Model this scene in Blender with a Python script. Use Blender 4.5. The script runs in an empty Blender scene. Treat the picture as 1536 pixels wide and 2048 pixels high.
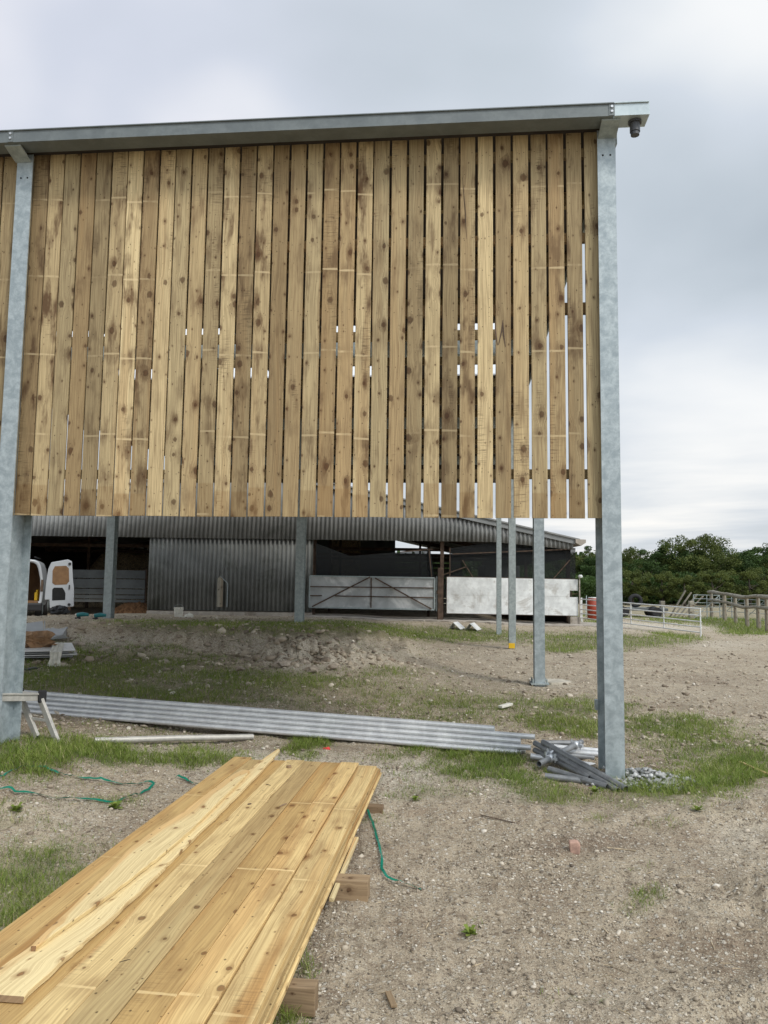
import bpy, math, random
import numpy as np
from math import sin, cos, tan, pi, radians, exp, floor, sqrt
from mathutils import Vector, Matrix

random.seed(7)
rng = np.random.default_rng(11)
C = bpy.context.scene.collection
SC = bpy.context.scene

# ------------------------------------------------------------------ camera
F = 1538.0; PITCH = .093454; ROLL = .013383; EYE = 1.6
cam_d = bpy.data.cameras.new("camera"); cam = bpy.data.objects.new("camera", cam_d); C.objects.link(cam)
cam_d.sensor_fit = 'VERTICAL'; cam_d.sensor_height = 36.0; cam_d.lens = 36.0 * F / 2048
cam_d.clip_start = .05; cam_d.clip_end = 3000
cam.matrix_world = Matrix.Translation((0, 0, EYE)) @ Matrix.Rotation(pi / 2 + PITCH, 4, 'X') @ Matrix.Rotation(ROLL, 4, 'Z')
SC.camera = cam

# ------------------------------------------------------------------ sky (overcast) and soft sun
SUN_EL, SUN_AZ = radians(46), radians(140)     # azimuth clockwise from +Y : behind the camera, to its right
w = bpy.data.worlds.new("World"); SC.world = w; w.use_nodes = True
nt = w.node_tree; nt.nodes.clear()
def N(nt, t, **k):
    n = nt.nodes.new(t)
    for a, b in k.items():
        if a == 'inp':
            for i, v in b.items(): n.inputs[i].default_value = v
        else: setattr(n, a, b)
    return n
def ramp(nt, fac, stops, interp='LINEAR'):
    r = nt.nodes.new('ShaderNodeValToRGB'); r.color_ramp.interpolation = interp
    e = r.color_ramp.elements
    while len(e) < len(stops): e.new(.5)
    for i, (p, c) in enumerate(stops):
        e[i].position = p; e[i].color = (c[0], c[1], c[2], 1) if not isinstance(c, (int, float)) else (c, c, c, 1)
    nt.links.new(fac, r.inputs[0]); return r.outputs[0]
def mth(nt, op, a, b=None, c=None, clamp=False):
    m = nt.nodes.new('ShaderNodeMath'); m.operation = op; m.use_clamp = clamp
    for i, v in enumerate((a, b, c)):
        if v is None: continue
        if isinstance(v, (int, float)): m.inputs[i].default_value = v
        else: nt.links.new(v, m.inputs[i])
    return m.outputs[0]
def mix(nt, fac, a, b, mode='MIX'):
    m = nt.nodes.new('ShaderNodeMix'); m.data_type = 'RGBA'; m.blend_type = mode
    for i, v in ((0, fac), (6, a), (7, b)):
        if isinstance(v, (int, float)): m.inputs[i].default_value = v
        elif isinstance(v, tuple): m.inputs[i].default_value = (v[0], v[1], v[2], 1)
        else: nt.links.new(v, m.inputs[i])
    return m.outputs[2]
def noise(nt, vec, scale, detail=4, rough=.5, dist=0.0, out='Fac'):
    n = N(nt, 'ShaderNodeTexNoise', inp={'Scale': scale, 'Detail': detail, 'Roughness': rough, 'Distortion': dist})
    if vec is not None: nt.links.new(vec, n.inputs['Vector'])
    return n.outputs[out]
def comb(nt, x, y, z):
    n = nt.nodes.new('ShaderNodeCombineXYZ')
    for i, v in enumerate((x, y, z)):
        if isinstance(v, (int, float)): n.inputs[i].default_value = v
        else: nt.links.new(v, n.inputs[i])
    return n.outputs[0]
def mrange(nt, v, a, b, c=0.0, d=1.0):
    n = N(nt, 'ShaderNodeMapRange', interpolation_type='SMOOTHSTEP', inp={1: a, 2: b, 3: c, 4: d}); nt.links.new(v, n.inputs[0]); return n.outputs[0]

SKY_STR = .1
tc = N(nt, 'ShaderNodeTexCoord'); sep = N(nt, 'ShaderNodeSeparateXYZ'); nt.links.new(tc.outputs['Generated'], sep.inputs[0])
dx, dy, dz = sep.outputs
zz = mth(nt, 'ADD', mth(nt, 'MAXIMUM', dz, 0.0), .13)
cv = comb(nt, mth(nt, 'DIVIDE', dx, zz), mth(nt, 'DIVIDE', dy, zz), 0.0)
n1 = noise(nt, cv, .95, 6, .45, .2)
n2 = noise(nt, comb(nt, mth(nt, 'MULTIPLY', dx, 2.2), mth(nt, 'MULTIPLY', dy, 2.2), mth(nt, 'MULTIPLY', dz, 22.0)), 1.0, 5, .5, .3)
n3 = noise(nt, comb(nt, dx, dy, mth(nt, 'MULTIPLY', dz, 1.4)), 2.1, 3, .5, .2)
def blob(x, y, z, r):                      # soft region of the cloud deck around a direction
    l = sqrt(x * x + y * y + z * z)
    v = nt.nodes.new('ShaderNodeVectorMath'); v.operation = 'DISTANCE'
    nt.links.new(tc.outputs['Generated'], v.inputs[0]); v.inputs[1].default_value = (x / l, y / l, z / l)
    return mrange(nt, v.outputs['Value'], 0, r, 1, 0)
low = mrange(nt, dz, .02, .22, 1, 0)
cl = mth(nt, 'ADD', mth(nt, 'MULTIPLY', n1, .5), mth(nt, 'MULTIPLY', n3, .5))
cl = mth(nt, 'ADD', mth(nt, 'MULTIPLY', cl, mth(nt, 'SUBTRACT', 1.0, low)), mth(nt, 'MULTIPLY_ADD', n2, 1.5, -.22) if 0 else mth(nt, 'MULTIPLY', mth(nt, 'MULTIPLY_ADD', n2, 1.45, -.2), low))
cl = mth(nt, 'ADD', mth(nt, 'MULTIPLY', mth(nt, 'SUBTRACT', cl, .5), 1.7), .53)
for b, a in ((blob(.42, 1, .50, .26), -.20), (blob(.05, 1, .72, .28), -.12), (blob(-.35, 1, .72, .40), .12), (blob(.5, 1, .22, .30), .13),
             (blob(.5, 1, .78, .26), .22), (blob(.33, 1, .3, .18), .12), (blob(.45, 1, .05, .16), -.02)):
    cl = mth(nt, 'ADD', cl, mth(nt, 'MULTIPLY', b, a))
cc = ramp(nt, cl, [(.2, (.40, .46, .52)), (.40, (.53, .59, .65)), (.56, (.63, .685, .755)), (.72, (.80, .83, .86)), (.9, (.96, .96, .95))])
# the deck is brighter overhead and behind the camera, where the hidden sun stands
sunv = (sin(SUN_AZ) * cos(SUN_EL), cos(SUN_AZ) * cos(SUN_EL), sin(SUN_EL))
glow = mth(nt, 'ADD', 1.0, mth(nt, 'MULTIPLY', blob(*sunv, 1.35), 1.35))
cc = mix(nt, mth(nt, 'MULTIPLY', mrange(nt, dz, .0, .28, 1, 0), .6), cc, (1.04, .99, .93), 'MULTIPLY')
cc = mix(nt, mth(nt, 'MULTIPLY', blob(-.45, 1, .75, .5), .7), cc, (1.0, .965, 1.02), 'MULTIPLY')
gl = N(nt, 'ShaderNodeVectorMath', operation='SCALE'); nt.links.new(cc, gl.inputs[0]); nt.links.new(mth(nt, 'MULTIPLY', glow, 1 / SKY_STR), gl.inputs[3])
sky = N(nt, 'ShaderNodeTexSky', sky_type='NISHITA', sun_disc=False, sun_elevation=SUN_EL, sun_rotation=SUN_AZ)
bg = N(nt, 'ShaderNodeBackground'); bg.inputs[1].default_value = SKY_STR
nt.links.new(mix(nt, .95, sky.outputs[0], gl.outputs[0]), bg.inputs[0])
wo = N(nt, 'ShaderNodeOutputWorld'); nt.links.new(bg.outputs[0], wo.inputs[0])
sl = bpy.data.lights.new("sun", 'SUN'); sl.energy = 1.7; sl.angle = radians(11); sl.color = (1, .95, .87)
so = bpy.data.objects.new("sun", sl); C.objects.link(so)
so.rotation_euler = Vector((-sunv[0], -sunv[1], -sunv[2])).to_track_quat('-Z', 'Y').to_euler()
SC.view_settings.view_transform = 'Standard'; SC.view_settings.look = 'None'; SC.view_settings.exposure = .12; SC.view_settings.gamma = 1
SC.view_settings.use_curve_mapping = False
SC.render.engine = 'CYCLES'
SC.cycles.max_bounces = 6; SC.cycles.transparent_max_bounces = 12

# ------------------------------------------------------------------ layout maths
def ray(px, py):
    a = (px - 768) / F; b = (1024 - py) / F
    x = cos(ROLL) * a - sin(ROLL) * b; u = sin(ROLL) * a + cos(ROLL) * b
    return np.array([x, cos(PITCH) - u * sin(PITCH), sin(PITCH) + u * cos(PITCH)])
def at(px, py, Y):
    r = ray(px, py); return r * (Y / r[1]) + [0, 0, EYE]
def onz(px, py, z):
    r = ray(px, py); return r * ((z - EYE) / r[2]) + [0, 0, EYE]
def proj(X, Y, Z):
    z = Z - EYE; d = Y * cos(PITCH) + z * sin(PITCH); u = -Y * sin(PITCH) + z * cos(PITCH)
    d = np.where(d < .05, .05, d)
    return 768 + F * (cos(ROLL) * X + sin(ROLL) * u) / d, 1024 - F * (-sin(ROLL) * X + cos(ROLL) * u) / d
O2 = np.array([1.606, 6.07]); BA = radians(5.526)
BU = np.array([cos(BA), -sin(BA)]); BV = np.array([sin(BA), cos(BA)])
def W(u, v, z): p = O2 + BU * u + BV * v; return (p[0], p[1], z)
U3 = Vector((BU[0], BU[1], 0)); V3 = Vector((BV[0], BV[1], 0)); Z3 = Vector((0, 0, 1))

# ---- value noise in numpy
def _h(ix, iy, s):
    n = (ix.astype(np.int64) * 374761393 + iy.astype(np.int64) * 668265263 + s * 1274126177) & 0xffffffff
    n = ((n ^ (n >> 13)) * 1274126177) & 0xffffffff
    return ((n ^ (n >> 16)) & 0xffff) / 65535.0
def vn(x, y, s=0):
    ix = np.floor(x); iy = np.floor(y); fx = x - ix; fy = y - iy
    fx = fx * fx * (3 - 2 * fx); fy = fy * fy * (3 - 2 * fy)
    a = _h(ix, iy, s); b = _h(ix + 1, iy, s); c = _h(ix, iy + 1, s); d = _h(ix + 1, iy + 1, s)
    return (a * (1 - fx) + b * fx) * (1 - fy) + (c * (1 - fx) + d * fx) * fy
def fbm(x, y, o=4, s=0):
    r = 0; a = .5; t = 0
    for i in range(o): r = r + a * vn(x, y, s + i * 17); t += a; a *= .5; x = x * 2.03 + 3.1; y = y * 2.03 + 1.7
    return r / t
CP = [(0, -3, 0), (-3, -3, 0), (3, -3, 0), (0, 1.5, 0), (-2, 1.5, 0), (2, 1.5, 0), (-1, 4, .02), (.3, 4, .02), (2.5, 4, .04), (-3.5, 4, .05), (-.6, 6, .07), (-6, 5, .1), (6, 5, .1),
      (1.8, 6.1, .1), (-3.06, 6.6, .2), (-1, 7.4, .13), (1.2, 6.8, .12), (2.4, 11.6, .15), (2.88, 17, .2), (3.35, 22, .17), (-1.95, 17.6, .72), (-6.4, 18, .72),
      (6.5, 26, .33), (2, 26, .42), (-2.4, 26, .5), (-11.8, 26, .36), (-7, 26, .5), (-1.26, 12, .31), (-4.34, 12, .3), (-8, 12, .3), (10.68, 26, -.03), (8.66, 34, .08),
      (15.4, 31, -.1), (20, 45, 0), (33, 70, 0), (10, 15, .12), (6, 12, .12), (5, 18, .12), (0, 50, .3), (-20, 50, .3), (30, 30, 0), (-25, 25, .3), (60, 60, 0), (0, 90, 0), (-60, 60, 0), (0, -20, 0), (25, -10, 0), (-25, -10, 0)]
CP = np.array(CP, float)
def base_z(X, Y):
    X = np.asarray(X, float); Y = np.asarray(Y, float)
    num = 0; den = 0
    r = np.hypot(X, Y) + 3.0
    for cx, cy, cz in CP:
        cr = math.hypot(cx, cy) + 3.0
        d2 = ((X - cx) ** 2 + (Y - cy) ** 2) / (r * cr) + .0012
        wt = d2 ** -2.0; num = num + wt * cz; den = den + wt
    return num / den
def mound(X, Y, cx, cy, rx, ry): return np.exp(-(((X - cx) / rx) ** 2 + ((Y - cy) / ry) ** 2))
def zg(X, Y):
    X = np.asarray(X, float); Y = np.asarray(Y, float)
    z = base_z(X, Y)
    z = z + (fbm(X * .9, Y * .9, 4, 3) - .5) * .075
    near = np.exp(-np.hypot(X, Y) / 30)
    z = z + ((fbm(X * 5, Y * 5, 4, 5) - .5) * .05 + (fbm(X * 13, Y * 13, 4, 9) - .5) * .042 + np.clip(fbm(X * 28, Y * 28, 2, 15) - .62, 0, 1) * .05) * near
    lump = np.clip(fbm(X * 2.2, Y * 2.2, 3, 21) - .48, 0, 1)
    for cx, cy, rx, ry, h in ((-1.25, 12.9, 1.1, .6, .34), (-3.6, 14.3, 2.6, 1.3, .15), (-4.6, 12.3, 1.8, .9, .16), (-.6, 15, 2.5, 1.1, .16), (-6.5, 15.5, 2, 1.5, .04), (2.5, 3.9, .8, .5, .17), (2.0, 2.9, .6, .5, .13), (2.9, 5.2, .9, .4, .10), (-2.6, 5.2, .5, .3, .12), (-2.0, 4.4, .6, .35, .06), (2.05, 6.35, .5, .35, .10)):
        m = mound(X, Y, cx, cy, rx, ry)
        z = z + m * (h * .35 + lump * h * 3.4 + (fbm(X * 7, Y * 7, 4, 31) - .5) * h * 1.0)
    for (ax, ay, bx, by) in ((1.1, 2.75, 2.6, 2.2), (1.35, 2.9, 3.0, 2.5), (.8, 2.45, 2.4, 1.95)):   # tyre ruts
        t = np.clip(((X - ax) * (bx - ax) + (Y - ay) * (by - ay)) / ((bx - ax) ** 2 + (by - ay) ** 2), 0, 1)
        dd = np.hypot(X - ax - t * (bx - ax), Y - ay - t * (by - ay))
        z = z + .035 * np.exp(-(dd / .05) ** 2) * (.5 + fbm(X * 6, Y * 6, 2, 77)) - .03 * np.exp(-((dd - .11) / .05) ** 2)
    return z
def gz(x, y): return float(zg(np.array([x]), np.array([y]))[0])
def gp(px, py, ymax=60):                    # where the line of sight meets the ground
    r = ray(px, py); ts = np.geomspace(1.0, ymax, 900)
    P = r[None, :] * ts[:, None] + [0, 0, EYE]
    below = P[:, 2] < base_z(P[:, 0], P[:, 1])
    i = int(np.argmax(below)) if below.any() else len(ts) - 1
    p = P[i]; return Vector((p[0], p[1], gz(p[0], p[1])))

# ------------------------------------------------------------------ mesh collector
ORIG = {}
class MB:
    def __init__(s): s.v = []; s.f = []; s.m = []; s.a = []; s.sm = []
    def add(s, vs, fs, mi=0, at_=None, smooth=False):
        o = len(s.v); s.v += [tuple(x) for x in vs]
        s.a += (at_ if at_ is not None else [(x[0] + x[1], x[2], .5) for x in vs])
        for f in fs: s.f.append(tuple(i + o for i in f)); s.m.append(mi); s.sm.append(smooth)
    def box(s, c, ax, ay, az, lx, ly, lz, mi=0, rnd=None):     # centre, 3 unit axes, 3 full sizes
        c = Vector(c); vs = []; at_ = []
        rnd = random.random() if rnd is None else rnd
        for i in (-.5, .5):
            for j in (-.5, .5):
                for k in (-.5, .5):
                    vs.append(c + Vector(ax) * (i * lx) + Vector(ay) * (j * ly) + Vector(az) * (k * lz))
                    at_.append((j * ly + k * lz, i * lx, rnd))
        s.add(vs, [(0, 1, 3, 2), (4, 6, 7, 5), (0, 4, 5, 1), (2, 3, 7, 6), (0, 2, 6, 4), (1, 5, 7, 3)], mi, at_)
    def wbox(s, x0, x1, y0, y1, z0, z1, mi=0): s.box(((x0 + x1) / 2, (y0 + y1) / 2, (z0 + z1) / 2), (1, 0, 0), (0, 1, 0), (0, 0, 1), abs(x1 - x0), abs(y1 - y0), abs(z1 - z0), mi)
    def bbox(s, u0, u1, v0, v1, z0, z1, mi=0): s.box(W((u0 + u1) / 2, (v0 + v1) / 2, (z0 + z1) / 2), U3, V3, Z3, u1 - u0, v1 - v0, z1 - z0, mi)
    def bar(s, a, b, w, h, mi=0, up=(0, 0, 1), rnd=None):       # rectangular bar from a to b (long axis first)
        a = Vector(a); b = Vector(b); d = (b - a); L = d.length; d.normalize()
        up = Vector(up)
        if abs(d.dot(up)) > .98: up = Vector((0, 1, 0))
        sd = d.cross(up).normalized(); u2 = sd.cross(d)
        s.box((a + b) / 2, d, sd, u2, L, w, h, mi, rnd)
    def tube(s, pts, r, n=10, mi=0, cap=True, hollow=False):
        pts = [Vector(p) for p in pts]; rs = r if isinstance(r, (list, tuple)) else [r] * len(pts)
        vs = []; fs = []; at_ = []; acc = 0; up = None
        for i, p in enumerate(pts):
            d = (pts[min(i + 1, len(pts) - 1)] - pts[max(i - 1, 0)]).normalized()
            if up is None: up = Vector((0, 0, 1)) if abs(d.z) < .9 else Vector((1, 0, 0))
            sd = d.cross(up).normalized(); u2 = sd.cross(d).normalized(); up = u2
            if i: acc += (p - pts[i - 1]).length
            for k in range(n):
                t = 2 * pi * k / n; vs.append(p + sd * cos(t) * rs[i] + u2 * sin(t) * rs[i]); at_.append((t * rs[i], acc, .5))
        for i in range(len(pts) - 1):
            for k in range(n): k2 = (k + 1) % n; fs.append((i * n + k, i * n + k2, (i + 1) * n + k2, (i + 1) * n + k))
        s.add(vs, fs, mi, at_, True)
        if cap:
            for i in (0, len(pts) - 1):
                ring = [vs[i * n + k] for k in range(n)]; c = pts[i]
                if hollow:      # pipe mouth: a step inwards, dark bore
                    d = (pts[1] - pts[0]).normalized() if i == 0 else (pts[-2] - pts[-1]).normalized()
                    r2 = [c + (q - c) * .84 for q in ring]; r3 = [q + d * rs[i] * 2.5 for q in r2]
                    vv = ring + r2 + r3; ff = []
                    for k in range(n):
                        k2 = (k + 1) % n; ff += [(k, k2, n + k2, n + k), (n + k, n + k2, 2 * n + k2, 2 * n + k)]
                    ff.append(tuple(range(2 * n, 3 * n))); s.add(vv, ff, mi)
                else: s.add(ring, [tuple(range(n))], mi)
    def prism(s, poly, d, mi=0):          # polygon (3D points) extruded by vector d
        n = len(poly); p = [Vector(q) for q in poly]; d = Vector(d)
        s.add(p + [q + d for q in p], [tuple(range(n)), tuple(range(2 * n - 1, n - 1, -1))] + [(i, i + n, (i + 1) % n + n, (i + 1) % n) for i in range(n)], mi)
    def build(s, name, mats, parent=None, bevel=0, label=None):
        me = bpy.data.meshes.new(name)
        o0 = ORIG.get(parent.name if parent else None, Vector((0, 0, 0)))
        me.from_pydata([(v[0] - o0.x, v[1] - o0.y, v[2] - o0.z) for v in s.v], [], s.f)
        if not isinstance(mats, (list, tuple)): mats = [mats]
        for m in mats: me.materials.append(m)
        me.polygons.foreach_set('material_index', s.m); me.polygons.foreach_set('use_smooth', s.sm)
        at_ = me.attributes.new('bc', 'FLOAT_VECTOR', 'POINT'); at_.data.foreach_set('vector', np.array(s.a, dtype=np.float32).ravel())
        me.update()
        o = bpy.data.objects.new(name, me); C.objects.link(o)
        if parent: o.parent = parent; ORIG[o.name] = o0
        if bevel:
            b = o.modifiers.new('bevel', 'BEVEL'); b.width = bevel; b.segments = 2; b.limit_method = 'ANGLE'; b.harden_normals = False
        if label: o['label'] = label
        return o
def thing(name, label, cat, loc, group=None, kind=None):
    o = bpy.data.objects.new(name, None); C.objects.link(o); o.location = Vector(loc); o.empty_display_size = .1
    o['label'] = label; o['category'] = cat
    if group: o['group'] = group
    if kind: o['kind'] = kind
    ORIG[o.name] = Vector(loc); return o
def solo(mb, name, mats, label, cat, loc, group=None, bevel=0, kind=None):      # a thing that is one mesh
    loc = Vector(loc); ORIG['__t'] = loc
    class P: pass
    me_o = MB.build(mb, name, mats, None, bevel)
    for v in me_o.data.vertices: v.co -= loc
    me_o.location = loc; me_o['label'] = label; me_o['category'] = cat
    if group: me_o['group'] = group
    if kind: me_o['kind'] = kind
    return me_o

def big_mesh(name, V, Fq=None, Ft=None, attrs=None, mat=None, smooth=False, ngon=None):
    """fast mesh from numpy: V (n,3); Fq (m,4) and/or Ft (k,3)"""
    me = bpy.data.meshes.new(name); me.vertices.add(len(V)); me.vertices.foreach_set('co', V.astype(np.float32).ravel())
    li = []; st = []; tot = []; p = 0
    for Fa, k in ((Fq, 4), (Ft, 3)):
        if Fa is None or len(Fa) == 0: continue
        li.append(Fa.ravel()); st.append(p + np.arange(len(Fa)) * k); tot.append(np.full(len(Fa), k)); p += len(Fa) * k
    li = np.concatenate(li).astype(np.int32); st = np.concatenate(st).astype(np.int32)
    me.loops.add(len(li)); me.loops.foreach_set('vertex_index', li); me.polygons.add(len(st)); me.polygons.foreach_set('loop_start', st)
    if smooth: me.polygons.foreach_set('use_smooth', np.ones(len(st), bool))
    me.update(calc_edges=True)
    for k, a in (attrs or {}).items():
        if a.ndim == 1: q = me.attributes.new(k, 'FLOAT', 'POINT'); q.data.foreach_set('value', a.astype(np.float32))
        else: q = me.attributes.new(k, 'FLOAT_VECTOR', 'POINT'); q.data.foreach_set('vector', a.astype(np.float32).ravel())
    if mat: me.materials.append(mat)
    me.validate(); o = bpy.data.objects.new(name, me); C.objects.link(o); return o

# ------------------------------------------------------------------ materials
def newmat(name):
    m = bpy.data.materials.new(name); m.use_nodes = True; nt = m.node_tree
    b = nt.nodes['Principled BSDF']; return m, nt, b
def setc(nt, b, col, rough=.7, metal=0.0, spec=.4):
    if isinstance(col, tuple): b.inputs['Base Color'].default_value = (*col, 1)
    else: nt.links.new(col, b.inputs['Base Color'])
    if isinstance(rough, (int, float)): b.inputs['Roughness'].default_value = rough
    else: nt.links.new(rough, b.inputs['Roughness'])
    b.inputs['Metallic'].default_value = metal; b.inputs['Specular IOR Level'].default_value = spec
def bump(nt, b, h, strength=.3, dist=.01):
    n = N(nt, 'ShaderNodeBump', inp={'Strength': strength, 'Distance': dist}); nt.links.new(h, n.inputs['Height']); nt.links.new(n.outputs[0], b.inputs['Normal'])
def opos(nt): return N(nt, 'ShaderNodeNewGeometry').outputs['Position']

def wood_mat(name, light, mid, dark, knots=1.0, sticker=True, spacing=.70, stain=.5, rough=.75, jit=.1, hr=1.0):
    m, nt, b = newmat(name)
    at_ = N(nt, 'ShaderNodeAttribute', attribute_name='bc'); sp = N(nt, 'ShaderNodeSeparateXYZ'); nt.links.new(at_.outputs['Vector'], sp.inputs[0])
    x, y, r = sp.outputs
    # knots: voronoi cells, distance measured in metres
    SX, SY = 8.5, 4.2
    kx = mth(nt, 'MULTIPLY_ADD', x, SX, mth(nt, 'MULTIPLY', r, 53.0)); ky = mth(nt, 'MULTIPLY_ADD', y, SY, mth(nt, 'MULTIPLY', r, 37.0))
    def knot(seed, SX, SY, rmin, rvar):
        kx = mth(nt, 'MULTIPLY_ADD', x, SX, mth(nt, 'MULTIPLY_ADD', r, 53.0, seed)); ky = mth(nt, 'MULTIPLY_ADD', y, SY, mth(nt, 'MULTIPLY_ADD', r, 37.0, seed))
        vo = N(nt, 'ShaderNodeTexVoronoi', voronoi_dimensions='2D', feature='F1', inp={'Scale': 1.0}); nt.links.new(comb(nt, kx, ky, 0.0), vo.inputs['Vector'])
        ps = N(nt, 'ShaderNodeSeparateXYZ'); nt.links.new(vo.outputs['Position'], ps.inputs[0])
        ddx = mth(nt, 'DIVIDE', mth(nt, 'SUBTRACT', kx, ps.outputs[0]), SX); ddy = mth(nt, 'DIVIDE', mth(nt, 'SUBTRACT', ky, ps.outputs[1]), SY)
        d = mth(nt, 'SQRT', mth(nt, 'ADD', mth(nt, 'MULTIPLY', ddx, ddx), mth(nt, 'MULTIPLY', mth(nt, 'MULTIPLY', ddy, ddy), .55)))
        cs = N(nt, 'ShaderNodeSeparateXYZ'); nt.links.new(vo.outputs['Color'], cs.inputs[0])
        rad = mth(nt, 'MULTIPLY_ADD', mth(nt, 'POWER', cs.outputs[0], 3.4), rvar, rmin)
        return d, rad, ddx, cs.outputs[1]
    d, rad, ddx, kr = knot(0.0, SX, SY, .0030 * knots, .0190 * knots)
    q = mth(nt, 'MULTIPLY', mth(nt, 'DIVIDE', d, rad), mth(nt, 'MULTIPLY_ADD', noise(nt, comb(nt, mth(nt, 'MULTIPLY', x, 70.0), mth(nt, 'MULTIPLY', y, 45.0), r), 1.0, 2), .9, .6))
    core = mrange(nt, q, .75, 1.15, 1, 0); ring = mrange(nt, mth(nt, 'ABSOLUTE', mth(nt, 'SUBTRACT', q, 1.05)), 0, .35, 1, 0)
    halo = mrange(nt, q, .7, 4.6, 1, 0)
    d2, rad2, _, _ = knot(7.7, 17.0, 9.0, .0009, .0042)
    pin = mrange(nt, mth(nt, 'DIVIDE', d2, rad2), .6, 1.3, 1, 0)
    # grain bends round the knots
    push = mth(nt, 'MULTIPLY', mth(nt, 'MULTIPLY', ddx, -.75), mrange(nt, q, .5, 5.0, 1, 0))
    lowf = noise(nt, comb(nt, mth(nt, 'MULTIPLY', r, 71.0), mth(nt, 'MULTIPLY', y, .9), 0.0), 1.0, 2)
    xg = mth(nt, 'ADD', mth(nt, 'ADD', x, push), mth(nt, 'MULTIPLY', lowf, .09))
    fine = noise(nt, comb(nt, mth(nt, 'MULTIPLY', xg, 150.0), mth(nt, 'MULTIPLY', y, 3.0), mth(nt, 'MULTIPLY', r, 91.0)), 1.0, 4, .6)
    wide = noise(nt, comb(nt, mth(nt, 'MULTIPLY', xg, 26.0), mth(nt, 'MULTIPLY', y, .55), mth(nt, 'MULTIPLY', r, 61.0)), 1.0, 2, .4, .6)
    rings = mth(nt, 'MULTIPLY_ADD', mth(nt, 'SINE', mth(nt, 'MULTIPLY', wide, 42.0)), .5, .5)
    patch = noise(nt, comb(nt, mth(nt, 'MULTIPLY', x, 9.0), mth(nt, 'MULTIPLY', y, 2.4), mth(nt, 'MULTIPLY', r, 43.0)), 1.0, 4, .6)
    heart = noise(nt, comb(nt, mth(nt, 'MULTIPLY', xg, 10.0), mth(nt, 'MULTIPLY', y, .22), mth(nt, 'MULTIPLY', r, 33.0)), 1.0, 1, .4)
    rb = mth(nt, 'FRACT', mth(nt, 'MULTIPLY', r, 7.31)); rc = mth(nt, 'FRACT', mth(nt, 'MULTIPLY', r, 23.17)); rd = mth(nt, 'FRACT', mth(nt, 'MULTIPLY', r, 57.9))
    col = mix(nt, rb, light, mid)
    col = mix(nt, mth(nt, 'MULTIPLY', mrange(nt, heart, .49, .60), mth(nt, 'MULTIPLY_ADD', rc, .7 * hr, .12 * hr)), col, (mid[0] * .88, mid[1] * .66, mid[2] * .50))
    col = mix(nt, mth(nt, 'MULTIPLY', rings, .30), col, dark)
    col = mix(nt, mth(nt, 'MULTIPLY', mrange(nt, fine, .42, .75), .55), col, dark)
    col = mix(nt, mth(nt, 'MULTIPLY', mrange(nt, patch, .48, .70), mth(nt, 'MULTIPLY_ADD', rd, stain, stain * .35)), col, (dark[0] * .85, dark[1] * .8, dark[2] * .78))
    col = mix(nt, mth(nt, 'MULTIPLY', mth(nt, 'MULTIPLY', halo, mrange(nt, patch, .3, .7)), .85), col, (dark[0] * .75, dark[1] * .6, dark[2] * .5))
    col = mix(nt, mth(nt, 'MULTIPLY', core, .72), col, (dark[0] * .55, dark[1] * .38, dark[2] * .3))
    col = mix(nt, mth(nt, 'MULTIPLY', ring, .55), col, (.05, .028, .014))
    col = mix(nt, mth(nt, 'MULTIPLY', pin, .75), col, (.05, .028, .014))
    # rough-sawn dirty chatter marks on some boards
    saw = noise(nt, comb(nt, mth(nt, 'MULTIPLY', x, 9.0), mth(nt, 'MULTIPLY', y, 130.0), r), 1.0, 3, .6)
    sawp = noise(nt, comb(nt, mth(nt, 'MULTIPLY', x, 5.0), mth(nt, 'MULTIPLY', y, 1.1), mth(nt, 'MULTIPLY', r, 83.0)), 1.0, 2)
    col = mix(nt, mth(nt, 'MULTIPLY', mth(nt, 'MULTIPLY', mrange(nt, saw, .5, .7), mrange(nt, sawp, .56, .68)), .6 * stain * 1.6), col, (.07, .045, .025))
    if sticker and spacing < 1:   # lower ends stained browner on the boards that carry sticker marks
        col = mix(nt, mth(nt, 'MULTIPLY', mth(nt, 'MULTIPLY', mrange(nt, mth(nt, 'MULTIPLY_ADD', rc, .10, y), .27, .29, 1, 0), mrange(nt, rd, .36, .40)), .32), col, (mid[0] * .62, mid[1] * .48, mid[2] * .34))
    if sticker:   # pale bars left by the drying stickers
        ph = mth(nt, 'MULTIPLY_ADD', rc, jit, mth(nt, 'MULTIPLY_ADD', x, mth(nt, 'MULTIPLY_ADD', rd, .16, -.08), mth(nt, 'ADD', y, .33)))
        fr = mth(nt, 'MULTIPLY', mth(nt, 'ABSOLUTE', mth(nt, 'SUBTRACT', mth(nt, 'FRACT', mth(nt, 'DIVIDE', ph, spacing)), .5)), spacing)
        wob = mth(nt, 'MULTIPLY_ADD', noise(nt, comb(nt, mth(nt, 'MULTIPLY', x, 14.0), mth(nt, 'MULTIPLY', y, 3.0), r), 1.0, 2), .012, -.006)
        ln = mrange(nt, mth(nt, 'ADD', fr, wob), .006, .010, 1, 0)
        edge = mrange(nt, mth(nt, 'ADD', fr, wob), .012, .10, 1, 0)
        on = mrange(nt, rd, .36, .40)
        col = mix(nt, mth(nt, 'MULTIPLY', mth(nt, 'MULTIPLY', edge, on), .16), col, dark)
        col = mix(nt, mth(nt, 'MULTIPLY', mth(nt, 'MULTIPLY', mth(nt, 'MULTIPLY', ln, on), mrange(nt, patch, .3, .6)), .5), col, (light[0] * 1.12, light[1] * 1.12, light[2] * 1.18))
    br = mth(nt, 'MULTIPLY_ADD', mth(nt, 'FRACT', mth(nt, 'MULTIPLY', r, 91.7)), .56, .64)
    sc = N(nt, 'ShaderNodeVectorMath', operation='SCALE'); nt.links.new(col, sc.inputs[0]); nt.links.new(br, sc.inputs[3])
    setc(nt, b, sc.outputs[0], rough, 0, .25)
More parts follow.
